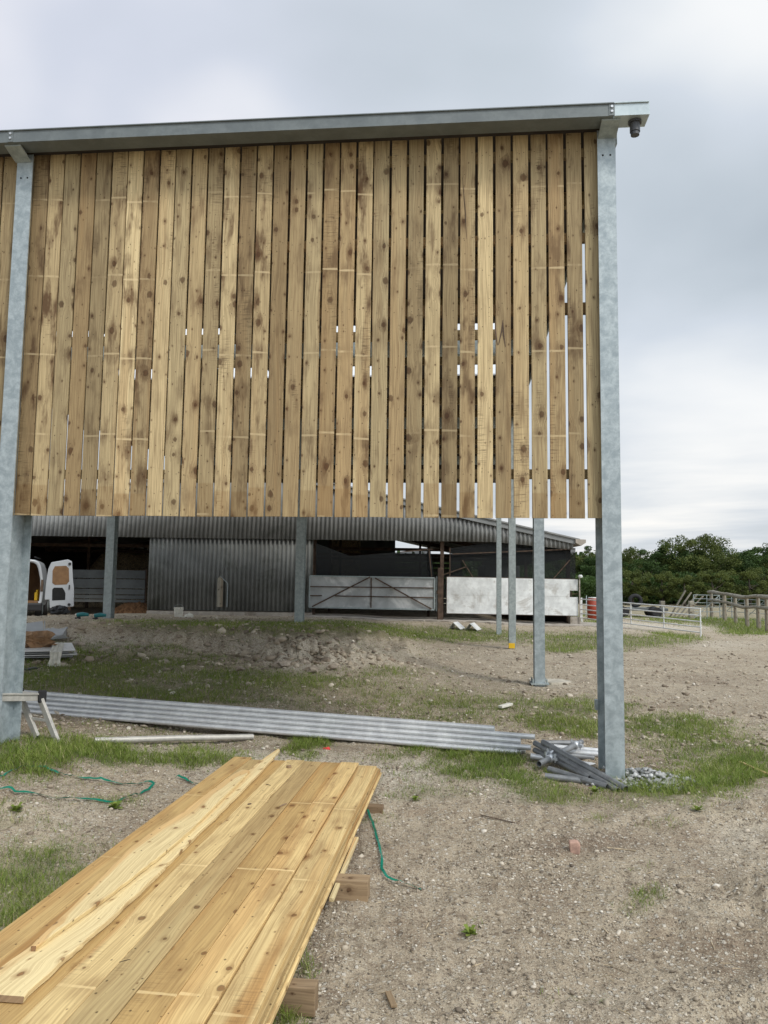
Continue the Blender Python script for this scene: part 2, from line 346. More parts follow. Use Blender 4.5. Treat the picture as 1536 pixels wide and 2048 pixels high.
    bump(nt, b, mth(nt, 'ADD', mth(nt, 'MULTIPLY', fine, .6), mth(nt, 'MULTIPLY', core, -.4)), .35, .003)
    return m
M = {}
M['clad'] = wood_mat('sawn_cladding_timber', (.65, .52, .295), (.36, .258, .132), (.145, .09, .046), 1.0, True, .70, .78, .75, .07, .4)
M['deck'] = wood_mat('fresh_treated_timber', (.78, .595, .29), (.55, .37, .15), (.27, .155, .06), .62, True, 1.15, .35, .75, .05)
M['pale'] = wood_mat('pale_split_timber', (.76, .64, .37), (.68, .54, .28), (.38, .26, .12), .7, False, .6, .06)
M['bearer'] = wood_mat('bearer_timber', (.36, .26, .155), (.28, .19, .115), (.13, .085, .05), .6, False, .6, .3)
M['rail'] = wood_mat('rail_timber', (.34, .26, .13), (.26, .19, .09), (.12, .08, .04), 1.0, False, .6, .4)
M['oldwood'] = wood_mat('weathered_grey_timber', (.36, .34, .28), (.27, .25, .20), (.10, .09, .07), 1.0, False, .6, .5)
def galv(name, c1, c2, metal=.35, rough=.42, sc=9.0, streak=.2):
    m, nt, b = newmat(name); p = opos(nt)
    n = noise(nt, p, sc * 1.6, 6, .7, .35); n2 = noise(nt, p, sc * 7, 3, .65, .6)
    mp = N(nt, 'ShaderNodeVectorMath', operation='MULTIPLY'); nt.links.new(p, mp.inputs[0]); mp.inputs[1].default_value = (14, 14, .5)
    n3 = noise(nt, mp.outputs[0], 1.0, 4, .6)
    col = mix(nt, mrange(nt, n, .35, .68), c1, c2)
    col = mix(nt, mth(nt, 'MULTIPLY', mrange(nt, n2, .45, .75), .35), col, (c1[0] * .8, c1[1] * .8, c1[2] * .8))
    col = mix(nt, mth(nt, 'MULTIPLY', mrange(nt, n3, .5, .75), streak), col, (c2[0] * 1.15, c2[1] * 1.15, c2[2] * 1.12))
    setc(nt, b, col, mrange(nt, n, .3, .7, rough - .08, rough + .12), metal, .5)
    bump(nt, b, n2, .08, .002); return m
M['galv'] = galv('galvanised_steel', (.29, .34, .36), (.45, .51, .53))
M['galvdull'] = galv('dull_galvanised_steel', (.26, .30, .30), (.40, .45, .45), .2, .55)
M['gutter'] = galv('grey_coated_gutter_steel', (.13, .15, .155), (.18, .205, .21), .1, .5, 3.0, .12)
M['gutterend'] = galv('pale_galvanised_sheet', (.42, .49, .51), (.5, .57, .59), .35, .35, 3.0)
M['tube'] = galv('bright_scaffold_tube', (.58, .59, .60), (.72, .73, .73), .4, .38, 5.0)
M['tubedark'] = galv('dark_scaffold_tube', (.17, .175, .18), (.27, .28, .285), .35, .45, 6.0)
M['alu'] = galv('worn_aluminium', (.40, .385, .35), (.54, .52, .47), .25, .5, 8.0)
def plain(name, c, rough=.7, metal=0.0, var=.25, sc=6.0, spec=.4, dirt=None):
    m, nt, b = newmat(name); p = opos(nt); n = noise(nt, p, sc, 5, .6)
    col = mix(nt, mrange(nt, n, .3, .7), tuple(q * (1 - var) for q in c), tuple(min(1, q * (1 + var * .5)) for q in c))
    if dirt: col = mix(nt, mth(nt, 'MULTIPLY', mrange(nt, noise(nt, p, sc * .5, 6, .7, .6), .52, .66), dirt[3]), col, dirt[:3])
    setc(nt, b, col, rough, metal, spec); bump(nt, b, n, .12, .004); return m
M['black'] = plain('black_plastic', (.02, .02, .022), .5)
M['grey_pipe'] = plain('grey_plastic_pipe', (.06, .063, .07), .4, 0, .1)
M['bolt'] = plain('bright_bolt', (.6, .62, .64), .35, .6)
M['hole'] = plain('dark_hole', (.012, .012, .012), .9)
M['sheetgrey'] = plain('grey_coated_sheet', (.33, .34, .34), .5, 0, .1, 4)
M['sheetwhite'] = plain('white_coated_sheet', (.66, .66, .64), .5, 0, .08, 4)
M['vanwhite'] = plain('white_van_paint', (.40, .42, .44), .25, 0, .06, 2)
M['ply'] = plain('brown_plywood', (.20, .11, .05), .7, 0, .3, 3)
M['rubber'] = plain('tyre_rubber', (.025, .025, .027), .85)
M['paper'] = plain('crumpled_brown_paper', (.36, .22, .12), .8, 0, .35, 9)
M['cloth'] = plain('off_white_cloth', (.68, .66, .58), .9, 0, .2, 14)
M['yellow'] = plain('yellow_paint', (.75, .47, .02), .5, 0, .1)
M['red'] = plain('red_plastic', (.60, .03, .03), .5, 0, .2)
M['redorange'] = plain('red_orange_paint', (.30, .045, .02), .5, 0, .3, 3)
M['teal'] = plain('teal_plastic', (.02, .17, .18), .5)
M['strap'] = plain('green_strapping', (.0, .17, .11), .35, 0, .2, 20)
M['rust'] = plain('rusty_steel', (.10, .065, .045), .8, .1, .5, 7)
M['net'] = None
M['concrete'] = plain('concrete', (.40, .36, .31), .9, 0, .3, 3, .2, (.13, .10, .07, .6))
M['chalky'] = plain('chalky_concrete', (.50, .46, .38), .9, 0, .3, 9, .2)
M['brick'] = plain('pink_brick', (.42, .27, .21), .9, 0, .35, 25, .2)
M['rock'] = plain('chalk_flint_rock', (.42, .36, .29), .9, 0, .45, 9, .2, (.20, .15, .10, .8))
M['flint'] = plain('grey_flint_gravel', (.42, .42, .41), .6, 0, .7, 14, .4)
M['corr'] = plain('grey_fibre_cement', (.27, .275, .27), .85, 0, .22, 1.5, .2, (.15, .155, .15, .7))
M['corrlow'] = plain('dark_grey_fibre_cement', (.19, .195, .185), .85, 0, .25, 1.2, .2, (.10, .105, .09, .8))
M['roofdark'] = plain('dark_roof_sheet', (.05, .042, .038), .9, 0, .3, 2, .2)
M['barge'] = plain('grey_barge_board', (.25, .26, .26), .7, 0, .2, 2)
M['gatesilver'] = plain('worn_silver_sheet', (.42, .44, .44), .5, .25, .25, 1.6, .5, (.66, .67, .66, .9))
M['gatewhite'] = plain('chipped_white_painted_sheet', (.72, .74, .73), .6, 0, .22, 3.0, .4, (.34, .31, .27, .65))
M['gatedark'] = plain('dark_grey_boards', (.12, .13, .13), .7, 0, .3, 2)
M['straw'] = plain('straw_and_woodchip', (.52, .42, .28), .9, 0, .6, 18, .2, (.10, .07, .04, .9))
M['earth'] = plain('brown_heaped_soil', (.17, .09, .045), .95, 0, .6, 12, .1)
M['bark'] = plain('tree_bark', (.085, .07, .055), .9, 0, .4, 5)
M['fieldgate'] = plain('white_painted_tube', (.72, .73, .72), .45, 0, .12, 5, .4, (.35, .30, .25, .35))
m, nt, b = newmat('translucent_rooflight'); setc(nt, b, (.9, .9, .88), .6); b.inputs['Transmission Weight'].default_value = 0
tr = N(nt, 'ShaderNodeBsdfTransparent'); tl = N(nt, 'ShaderNodeBsdfTranslucent', inp={0: (.9, .9, .9, 1)}); mx = N(nt, 'ShaderNodeMixShader', inp={0: .35})
nt.links.new(tr.outputs[0], mx.inputs[1]); nt.links.new(tl.outputs[0], mx.inputs[2]); nt.links.new(mx.outputs[0], nt.nodes['Material Output'].inputs[0]); M['rooflight'] = m
m, nt, b = newmat('dark_windbreak_netting')      # woven mesh: part hole, part thread
setc(nt, b, (.012, .014, .015), .9); tr = N(nt, 'ShaderNodeBsdfTransparent'); mx = N(nt, 'ShaderNodeMixShader', inp={0: .55})
nt.links.new(tr.outputs[0], mx.inputs[1]); nt.links.new(b.outputs[0], mx.inputs[2]); nt.links.new(mx.outputs[0], nt.nodes['Material Output'].inputs[0]); M['net'] = m
def leaf_mat(name, c1, c2, c3=None):
    m, nt, b = newmat(name); a = N(nt, 'ShaderNodeAttribute', attribute_name='rnd')
    stops = [(0, c1), (.75, c2)] + ([(1.0, c3)] if c3 else [])
    col = ramp(nt, a.outputs['Fac'], stops)
    b.inputs['Roughness'].default_value = .6; b.inputs['Specular IOR Level'].default_value = .25; nt.links.new(col, b.inputs['Base Color'])
    tl = N(nt, 'ShaderNodeBsdfTranslucent'); nt.links.new(col, tl.inputs[0]); mx = N(nt, 'ShaderNodeMixShader', inp={0: .3})
    nt.links.new(b.outputs[0], mx.inputs[1]); nt.links.new(tl.outputs[0], mx.inputs[2]); nt.links.new(mx.outputs[0], nt.nodes['Material Output'].inputs[0]); return m
M['grass'] = leaf_mat('grass_blades', (.10, .165, .026), (.26, .32, .065), (.48, .44, .22))
M['leaf'] = leaf_mat('woodland_leaves', (.022, .045, .012), (.07, .12, .03))
M['leafy'] = leaf_mat('olive_leaves', (.04, .062, .014), (.12, .145, .035))
m, nt, b = newmat('gravel_stones'); a = N(nt, 'ShaderNodeAttribute', attribute_name='rnd')
col = ramp(nt, a.outputs['Fac'], [(0, (.13, .105, .08)), (.35, (.27, .22, .165)), (.65, (.42, .36, .275)), (.88, (.56, .50, .41)), (1, (.70, .66, .58))])
setc(nt, b, col, .85, 0, .25); M['gravel'] = m
# ground
m, nt, b = newmat('dirt_and_gravel_ground'); p = opos(nt); a = N(nt, 'ShaderNodeAttribute', attribute_name='mask'); sp = N(nt, 'ShaderNodeSeparateXYZ'); nt.links.new(a.outputs['Vector'], sp.inputs[0])
g_, ch_, dk_ = sp.outputs
nA = noise(nt, p, .9, 6, .6); nB = noise(nt, p, 6.0, 6, .65, .4); nC = noise(nt, p, 45.0, 5, .7); nD = noise(nt, p, 210.0, 3, .6)
col = mix(nt, mrange(nt, nA, .3, .7), (.41, .335, .24), (.56, .475, .35))
col = mix(nt, mth(nt, 'MULTIPLY', mrange(nt, nB, .48, .72), .6), col, (.22, .162, .112))
col = mix(nt, mth(nt, 'MULTIPLY', mrange(nt, noise(nt, p, 2.2, 5, .6, .8), .52, .66), .55), col, (.25, .178, .12))
col = mix(nt, mth(nt, 'MULTIPLY', mrange(nt, noise(nt, p, 1.3, 6, .65, .5), .54, .70), .5), col, (.56, .49, .38))
col = mix(nt, ch_, col, (.64, .58, .47))
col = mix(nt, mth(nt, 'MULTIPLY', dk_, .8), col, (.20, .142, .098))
col = mix(nt, mth(nt, 'MULTIPLY', mrange(nt, nC, .47, .66), .6), col, (.17, .128, .088))
def chips(scale, thr, amt, c, seed):
    global col
    v = N(nt, 'ShaderNodeTexVoronoi', feature='F1', inp={'Scale': scale, 'Randomness': 1.0}); nt.links.new(p, v.inputs['Vector'])
    s3 = N(nt, 'ShaderNodeSeparateXYZ'); nt.links.new(v.outputs['Color'], s3.inputs[0])
    mk = mth(nt, 'MULTIPLY', mrange(nt, v.outputs['Distance'], .30, .42, 1, 0), mrange(nt, s3.outputs[0], thr, thr + .06))
    col = mix(nt, mth(nt, 'MULTIPLY', mk, amt), col, c); return mk
k5 = chips(95.0, .30, .75, (.20, .155, .115), 1); k1 = chips(70.0, .42, .8, (.60, .54, .43), 1); k2 = chips(38.0, .66, .85, (.66, .61, .52), 2); k3 = chips(150.0, .35, .7, (.56, .49, .38), 3); k4 = chips(55.0, .80, .75, (.09, .075, .06), 4)
col = mix(nt, mth(nt, 'MULTIPLY', mrange(nt, noise(nt, p, 17.0, 6, .7, .8), .52, .64), .6), col, (.15, .112, .078))
col = mix(nt, mth(nt, 'MULTIPLY', g_, .72), col, mix(nt, mrange(nt, nB, .35, .65), (.09, .105, .035), (.16, .16, .065)))
setc(nt, b, col, .95, 0, .15)
bump(nt, b, mth(nt, 'ADD', mth(nt, 'ADD', nC, mth(nt, 'MULTIPLY', nD, .35)), mth(nt, 'ADD', mth(nt, 'MULTIPLY', k1, .35), mth(nt, 'MULTIPLY', k2, .5))), .9, .02); M['ground'] = m

# ------------------------------------------------------------------ ground sheet, grass and gravel
def blobs(px, py, L):
    s = 0
    for (cx, cy, rx, ry, a) in L: s = s + a * np.exp(-(((px - cx) / rx) ** 2 + ((py - cy) / ry) ** 2) ** 1.5)
    return s
GR = [(420, 1252, 210, 11, .9), (720, 1262, 230, 14, 1.2), (950, 1275, 160, 14, 1.1), (1190, 1282, 110, 20, 1.5), (1130, 1298, 60, 10, .8), (640, 1255, 120, 14, .9), (1340, 1278, 70, 11, 1.0), (1300, 1290, 80, 8, .5),
      (120, 1300, 120, 14, .8), (190, 1335, 150, 22, 1.2), (330, 1322, 130, 13, 1.0), (60, 1360, 120, 22, 1.1), (260, 1385, 170, 22, .7), (470, 1352, 120, 14, .8), (620, 1362, 120, 14, .7), (800, 1345, 90, 9, .6),
      (420, 1402, 150, 14, .45), (700, 1300, 90, 8, .5), (500, 1288, 90, 6, .4), (800, 1312, 140, 7, .35),
      (70, 1510, 130, 32, 1.2), (30, 1550, 90, 26, .8), (330, 1515, 150, 18, .75), (200, 1500, 60, 22, .7), (612, 1492, 40, 17, 1.6), (440, 1525, 60, 12, .5),
      (860, 1505, 110, 14, .8), (960, 1545, 90, 26, 1.0), (1080, 1580, 70, 26, 1.1), (1010, 1520, 60, 18, .7), (860, 1590, 70, 12, .4), (1160, 1600, 80, 14, .6),
      (1000, 1412, 160, 18, .55), (1180, 1412, 90, 16, .8), (1160, 1460, 90, 18, 1.0), (900, 1440, 120, 10, .4), (1090, 1440, 60, 12, .5),
      (1330, 1455, 110, 22, 1.0), (1430, 1500, 130, 32, .65), (1300, 1585, 70, 16, 1.5), (1400, 1575, 110, 26, 1.1), (1510, 1540, 80, 30, .9), (1420, 1620, 100, 12, .5), (1270, 1610, 60, 9, .6), (1200, 1640, 40, 10, .4),
      (60, 1770, 130, 55, 1.1), (20, 1840, 90, 40, .9), (230, 1610, 60, 16, .6), (30, 1640, 60, 12, .7), (150, 1700, 120, 30, .35), (560, 2020, 60, 60, .8), (600, 1920, 40, 40, .5), (770, 1640, 40, 14, .4), (820, 1595, 40, 9, .5),
      (1283, 1812, 48, 26, .85), (1270, 1740, 50, 12, .3), (950, 1850, 25, 10, .35), (1130, 1990, 90, 18, .25), (1330, 1660, 60, 10, .35),
      (1440, 1240, 100, 12, 1.6), (1500, 1258, 60, 14, 1.6), (1330, 1240, 60, 6, .8), (1190, 1246, 30, 6, 1.0)]
CH = [(300, 1275, 260, 14, .45), (620, 1300, 190, 26, .7), (150, 1285, 180, 14, .5), (250, 1300, 160, 8, .4), (640, 1330, 130, 16, .5), (900, 1310, 300, 16, .25), (1000, 1350, 300, 30, .15), (600, 1545, 180, 30, .8), (330, 1500, 180, 14, .5), (800, 1555, 110, 40, .7), (560, 1512, 150, 12, .6), (1320, 1255, 120, 7, .9), (1440, 1290, 90, 8, .5), (1100, 1368, 50, 9, .6), (1480, 1700, 70, 40, .35), (1020, 1580, 60, 26, .4), (1240, 1248, 90, 4, .8), (150, 1620, 120, 40, .25), (1250, 2000, 160, 30, .2), (1500, 1660, 60, 30, .4), (600, 1320, 80, 14, .3), (330, 1310, 60, 8, .35)]  # chalk patches; mid-ground ones also painted paler to offset the roof's shade
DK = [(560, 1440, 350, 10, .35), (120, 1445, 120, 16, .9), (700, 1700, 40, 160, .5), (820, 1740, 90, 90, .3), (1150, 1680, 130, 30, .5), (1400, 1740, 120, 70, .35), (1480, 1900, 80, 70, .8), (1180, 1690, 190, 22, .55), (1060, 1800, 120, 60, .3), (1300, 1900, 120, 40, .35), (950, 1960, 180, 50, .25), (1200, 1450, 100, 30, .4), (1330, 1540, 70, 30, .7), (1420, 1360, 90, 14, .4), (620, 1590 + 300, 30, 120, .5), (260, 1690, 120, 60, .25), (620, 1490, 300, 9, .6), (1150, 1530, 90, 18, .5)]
GR += [(200, 1320, 260, 34, .45), (560, 1368, 420, 40, .42), (420, 1390, 380, 30, .35), (900, 1420, 330, 40, .38), (1380, 1500, 200, 90, .18), (250, 1490, 320, 60, .3), (100, 1700, 180, 160, .25), (950, 1540, 240, 60, .25), (500, 1265, 260, 14, .8), (900, 1265, 140, 12, .7), (300, 1248, 120, 8, .6)]
def masks(X, Y, Z):
    px, py = proj(X, Y, Z); front = Y > .5
    wx = (fbm(X * 3, Y * 3, 3, 41) - .5) * 46 ; wy = (fbm(X * 3 + 9, Y * 3, 3, 43) - .5) * 26
    sc = np.clip((py - 1160) / 340, .25, 1.0) * 1.5
    g = blobs(px + wx * sc, py + wy * sc, GR); c = blobs(px + wx * sc, py + wy * sc, CH); d = blobs(px + wx * sc, py + wy * sc, DK)
    inpic = front & (px > -60) & (px < 1600) & (py < 2100)
    wild = np.clip((fbm(X * .5, Y * .5, 3, 51) - .45) * 5, 0, 1)
    far = np.clip((Y - 36) / 8, 0, 1)
    g = np.where(inpic, g, wild * .8); c = np.where(inpic, c, 0); d = np.where(inpic, d, 0)
    return np.maximum(g, far), c, d
ang = np.concatenate([np.linspace(-38, 38, 700), np.linspace(38, 322, 150)[1:-1]]) * pi / 180
rad = np.geomspace(.7, 900, 760)
NA, NR = len(ang), len(rad)
RR, AA = np.meshgrid(rad, ang, indexing='ij'); X = (RR * np.sin(AA)).ravel(); Y = (RR * np.cos(AA)).ravel(); Z = zg(X, Y)
Z = np.where(np.hypot(X, Y) > 90, Z * 0 + base_z(X, Y) , Z)
G, CHM, DKM = masks(X, Y, Z)
gn = np.clip(G * (.3 + 1.1 * fbm(X * 7, Y * 7, 3, 61)) - .2, 0, 1) * .8
V = np.stack([X, Y, Z], 1); V = np.vstack([V, [[0, 0, float(zg(np.array([0.]), np.array([0.]))[0])]]])
ii, jj = np.meshgrid(np.arange(NR - 1), np.arange(NA), indexing='ij'); j2 = (jj + 1) % NA
Fq = np.stack([ii * NA + jj, (ii + 1) * NA + jj, (ii + 1) * NA + j2, ii * NA + j2], -1).reshape(-1, 4)[:, ::-1]
Ft = np.stack([np.full(NA, NR * NA), np.arange(NA), (np.arange(NA) + 1) % NA], 1)[:, ::-1]
mk = np.vstack([np.stack([gn, np.clip(CHM, 0, 1), np.clip(DKM, 0, 1)], 1), [[0, 0, 0]]])
o = big_mesh('ground', V, Fq, Ft, {'mask': mk}, M['ground'], True); o['kind'] = 'structure'

def sample(n, r0, r1, a=37, pw=0.0):
    u = rng.random(n); r = r0 * (r1 / r0) ** u if pw == 0 else (r0 ** pw + u * (r1 ** pw - r0 ** pw)) ** (1 / pw)
    t = rng.uniform(-a, a, n) * pi / 180; return r * np.sin(t), r * np.cos(t)
FOOT = []     # footprints kept clear of grass and stones: filled before use
def clear(X, Y):
    k = np.ones(len(X), bool)
    # timber stack
    px0, py0 = onz(500, 2048, .2)[:2]; px1, py1 = onz(755, 1527, .22)[:2]
    d = np.array([px1 - px0, py1 - py0]); d /= np.hypot(*d); nrm = np.array([d[1], -d[0]])
    s = (X - px1) * nrm[0] + (Y - py1) * nrm[1]; l = (X - px1) * d[0] + (Y - py1) * d[1]
    k &= ~((s < -.03) & (s > -1.22) & (l < -.02))
    k &= ~((Y > 26.6) & (Y < 48.5) & (X < 6.6) & (X > -17.5))   # inside the old barn
    return k
# grass
def grass(n, r0, r1, hmul, wmin, thr, seed):
    X, Y = sample(n, r0, r1); Z = base_z(X, Y)
    g, _, _ = masks(X, Y, Z)
    cl = fbm(X * 7, Y * 7, 3, 61); cl2 = fbm(X * 2.3, Y * 2.3, 2, 71)
    cl3 = fbm(X * 16, Y * 16, 2, 63); dens = np.clip(g * (.15 + 1.0 * cl + .9 * cl3) - thr - np.clip(.48 - cl3, 0, 1) * 1.3, 0, 1.3) * (.45 + cl2) + np.clip(cl3 - .66, 0, 1) * .10 * (g > .04)
    k = (rng.random(n) < dens) & clear(X, Y)
    X, Y, dens, cl2 = X[k], Y[k], dens[k], cl2[k]; n = len(X); Z = zg(X, Y) - .006
    dist = np.hypot(X, Y)
    h = (rng.uniform(.014, .058, n) * (.5 + .8 * dens)) * hmul; w = np.maximum(wmin, dist * .00042) * rng.uniform(.7, 1.3, n)
    tall = (Y > 24) & (X > 8); h = np.where(tall, h * 2.2, h)
    th = rng.uniform(0, 2 * pi, n); lx, ly = np.cos(th), np.sin(th); ph = th + pi / 2 + rng.uniform(-.6, .6, n); wx, wy = np.cos(ph) * w / 2, np.sin(ph) * w / 2
    ln = rng.uniform(.3, 1.8, n) * h
    b0 = np.stack([X - wx, Y - wy, Z], 1); b1 = np.stack([X + wx, Y + wy, Z], 1)
    m0 = np.stack([X - wx * .75 + lx * ln * .35, Y - wy * .75 + ly * ln * .35, Z + h * .6], 1); m1 = np.stack([X + wx * .75 + lx * ln * .35, Y + wy * .75 + ly * ln * .35, Z + h * .6], 1)
    t = np.stack([X + lx * ln, Y + ly * ln, Z + h], 1)
    V = np.stack([b0, b1, m0, m1, t], 1).reshape(-1, 3); i = np.arange(n)[:, None] * 5
    q = np.hstack([i, i + 1, i + 3, i + 2]); tr_ = np.hstack([i + 2, i + 3, i + 4])
    r = np.clip(rng.beta(2, 2, n) * .72 + (cl2 - .5) * .5 + (rng.random(n) < .11) * .5, 0, 1); return V, q, tr_, np.repeat(r, 5)
parts = [grass(420000, 1.6, 9.5, .9, .0026, .06, 1), grass(480000, 6, 45, 1.05, .0045, .06, 2)]
off = 0; VV = []; QQ = []; TT = []; RRR = []
for v, q, t, r in parts: VV.append(v); QQ.append(q + off); TT.append(t + off); RRR.append(r); off += len(v)
o = big_mesh('grass', np.vstack(VV), np.vstack(QQ), np.vstack(TT), {'rnd': np.concatenate(RRR)}, M['grass']); o['kind'] = 'stuff'; o['label'] = 'short tufted green grass growing in patches on the dirt'; o['category'] = 'grass'
print('grass blades', off // 5)
# stones
ph_ = (1 + 5 ** .5) / 2
ICO = np.array([(-1, ph_, 0), (1, ph_, 0), (-1, -ph_, 0), (1, -ph_, 0), (0, -1, ph_), (0, 1, ph_), (0, -1, -ph_), (0, 1, -ph_), (ph_, 0, -1), (ph_, 0, 1), (-ph_, 0, -1), (-ph_, 0, 1)]) / 1.9
ICF = np.array([(0, 11, 5), (0, 5, 1), (0, 1, 7), (0, 7, 10), (0, 10, 11), (1, 5, 9), (5, 11, 4), (11, 10, 2), (10, 7, 6), (7, 1, 8), (3, 9, 4), (3, 4, 2), (3, 2, 6), (3, 6, 8), (3, 8, 9), (4, 9, 5), (2, 4, 11), (6, 2, 10), (8, 6, 7), (9, 8, 1)])
def stones(X, Y, s, z0=None, rnd=None, sink=.25):
    n = len(X); Z = (zg(X, Y) if z0 is None else z0)
    ax = rng.uniform(.5, 1.5, (n, 3)); ax[:, 2] *= .6
    P = ICO[None] * (1 + rng.uniform(-.42, .36, (n, 12, 1))) * ax[:, None, :] * s[:, None, None]
    a = rng.uniform(0, 2 * pi, n); t = rng.uniform(-.5, .5, n); ca, sa, ct, st = np.cos(a), np.sin(a), np.cos(t), np.sin(t)
    x, y, z = P[..., 0], P[..., 1], P[..., 2]; y, z = y * ct[:, None] - z * st[:, None], y * st[:, None] + z * ct[:, None]
    x, y = x * ca[:, None] - y * sa[:, None], x * sa[:, None] + y * ca[:, None]
    V = np.stack([x + X[:, None], y + Y[:, None], z + (Z + s * .5 * (1 - 2 * sink))[:, None]], -1).reshape(-1, 3)
    Ft = (ICF[None] + np.arange(n)[:, None, None] * 12).reshape(-1, 3)
    r = rng.beta(2.2, 1.8, n) if rnd is None else rnd
    return V, Ft, np.repeat(r, 12)
n = 170000; X, Y = sample(n, 1.5, 9.5); Z = base_z(X, Y); g, c, d = masks(X, Y, Z)
pr = (.12 + .8 * np.clip(c, 0, 1) + 2.6 * np.clip(fbm(X * 2.5, Y * 2.5, 3, 81) - .46, 0, 1)) * np.clip(1 - g * .6, .15, 1)
k = (rng.random(n) < pr) & clear(X, Y); X, Y = X[k], Y[k]; dist = np.hypot(X, Y)
s = np.minimum(rng.lognormal(math.log(.0031), .55, len(X)), .015) * (.75 + dist * .11)
V1, F1, R1 = stones(X, Y, s)
n = 26000; X, Y = sample(n, 8, 30); k = clear(X, Y) & (rng.random(n) < .35 + .9 * (fbm(X * .8, Y * .8, 3, 91) - .4)); X, Y = X[k], Y[k]
xr2 = np.concatenate([rng.normal(-1.25, .8, 800), rng.normal(-3.8, 2.0, 700), rng.normal(-4.6, 1.5, 500)]); yr2 = np.concatenate([rng.normal(12.7, .45, 800), rng.normal(14.3, .9, 700), rng.normal(12.2, .6, 500)])
V3s, F3s, R3s = stones(xr2, yr2, np.minimum(rng.lognormal(math.log(.022), .6, 2000), .10), None, rng.uniform(.15, .8, 2000), .42)
V2, F2, R2 = stones(X, Y, np.minimum(rng.lognormal(math.log(.014), .5, len(X)), .045))
o = big_mesh('gravel', np.vstack([V1, V2, V3s]), None, np.vstack([F1, F2 + len(V1), F3s + len(V1) + len(V2)]), {'rnd': np.concatenate([R1, R2, R3s])}, M['gravel']); o['kind'] = 'stuff'; o['label'] = 'loose pale gravel and stone chips scattered on the dirt'; o['category'] = 'gravel'
# twigs, straw and bark shreds
tw = MB(); X, Y = sample(900, 1.7, 9)
kk = clear(X, Y); X, Y = X[kk], Y[kk]; Zt = zg(X, Y)
for x, y, z in zip(X, Y, Zt):
    a = random.uniform(0, pi); L = random.uniform(.015, .07) * (1.8 if random.random() < .08 else 1); wd = random.uniform(.0015, .004)
    tw.bar((x, y, z + .004), (x + cos(a) * L, y + sin(a) * L, z + .006), wd, .002, rnd=random.random())
o = tw.build('litter', M['straw']); o['kind'] = 'stuff'; o['label'] = 'fine straw and twig shreds lying on the dirt'; o['category'] = 'litter'

# ------------------------------------------------------------------ new steel barn frame with slatted timber cladding
BASE = W(.18, 0, gz(*W(.18, 0, 0)[:2]))
barn = thing('steel_framed_barn', 'new galvanised steel barn frame with slatted timber cladding on its upper wall', 'barn', BASE)
FW = .145
def post(mb, uc, v0, v1, z0, z1, w=FW, tf=.011, plate=False):
    mb.bbox(uc - w / 2, uc + w / 2, v0, v0 + tf, z0, z1)
    mb.bbox(uc - w / 2, uc + w / 2, v1 - tf, v1, z0, z1)
    mb.bbox(uc - .005, uc + .005, v0 + tf, v1 - tf, z0, z1)
for uc in (.183, -4.832, -9.85):
    x, y, _ = W(uc, 0, 0); mb = MB(); post(mb, uc, -.06, .25, gz(x, y) - .35, 5.335); p = mb.build('corner_post' if uc > 0 else 'post', M['galv'], barn)
    for s in (-1, 1):
        h = MB(); c = Vector(W(uc + s * .03, -.0625, 5.12)); h.tube([c, c + V3 * .003], .008, 10); h.build('bolt_hole', M['hole'], p)
def opost(uc, v, w, dpt, z1, off=0.0, pad=False, name='post'):
    x, y, _ = W(uc, v, 0); g = gz(x, y); mb = MB(); post(mb, uc, v - dpt / 2, v + dpt / 2, g - .25 + off, z1, w)
    p = mb.build(name, M['galv'] if v < 7 else M['galvdull'], barn)
    return p, (x, y, g)
p, q = opost(.183, 5.45, .15, .2, 5.3)
pl = MB(); c = W(.183, 5.45, q[2] + .04); pl.box(c, U3, V3, Z3, .26, .3, .02); pl.build('base_plate', M['galvdull'], p)
for a in (-1, 1):
    for b_ in (-1, 1):
        t = MB(); c = Vector(W(.183 + a * .1, 5.45 + b_ * .11, q[2] + .04)); t.tube([c, c + Z3 * .07], .012, 8); t.build('bolt', M['galvdull'], p)
p3, q3 = opost(.183, 11.1, .15, .2, 5.35)
opost(.183, 16.6, .14, .16, 5.45)
def u_at(px, py, v):
    r = ray(px, py); n3 = BV; t = (v + O2 @ n3) / (r[:2] @ n3); pq = r[:2] * t; return float((pq - O2) @ BU)
for px in (602, 223): opost(u_at(px, 1100, 11.1), 11.1, .19, .2, 5.35)
# gutter: open channel with turned edge, pale end piece, splice bolts, brackets
def chan(mb, u0, u1, zb, zt, v0=-.27, v1=-.10, t=.006):
    mb.bbox(u0, u1, v0, v0 + t, zb, zt); mb.bbox(u0, u1, v0, v1, zb - t, zb); mb.bbox(u0, u1, v1 - t, v1, zb, zt + .03)
    mb.bbox(u0, u1, v0 - .012, v0 + .02, zt, zt + .008)
GZB, GZT = 5.332, 5.425
g1 = MB(); chan(g1, -10.1, .205, GZB, GZT); gut = g1.build('gutter', M['gutter'], barn)
g2 = MB(); chan(g2, .208, .475, GZB, GZT); g2.bbox(.475, .480, -.27, -.10, GZB - .006, GZT + .008); ge = g2.build('gutter_end', M['gutterend'], barn)
for uc in (.188, -4.845):
    sp_ = MB(); sp_.bbox(uc - .022, uc + .022, -.2745, -.27, GZB - .004, GZT); s_ = sp_.build('splice_plate', M['gutter'], gut)
    for zz_ in (5.36, 5.40):
        t = MB(); c = Vector(W(uc, -.2745, zz_)); t.tube([c, c - V3 * .008], .010, 12); t.build('bolt', M['bolt'], s_)
    br_ = MB(); br_.prism([W(uc - FW / 2 + .0, -.062, 5.262), W(uc - FW / 2, -.235, 5.312), W(uc + FW / 2, -.235, 5.312), W(uc + FW / 2, -.062, 5.262)], (0, 0, .012)); br_.build('gutter_bracket', M['galvdull'], barn)
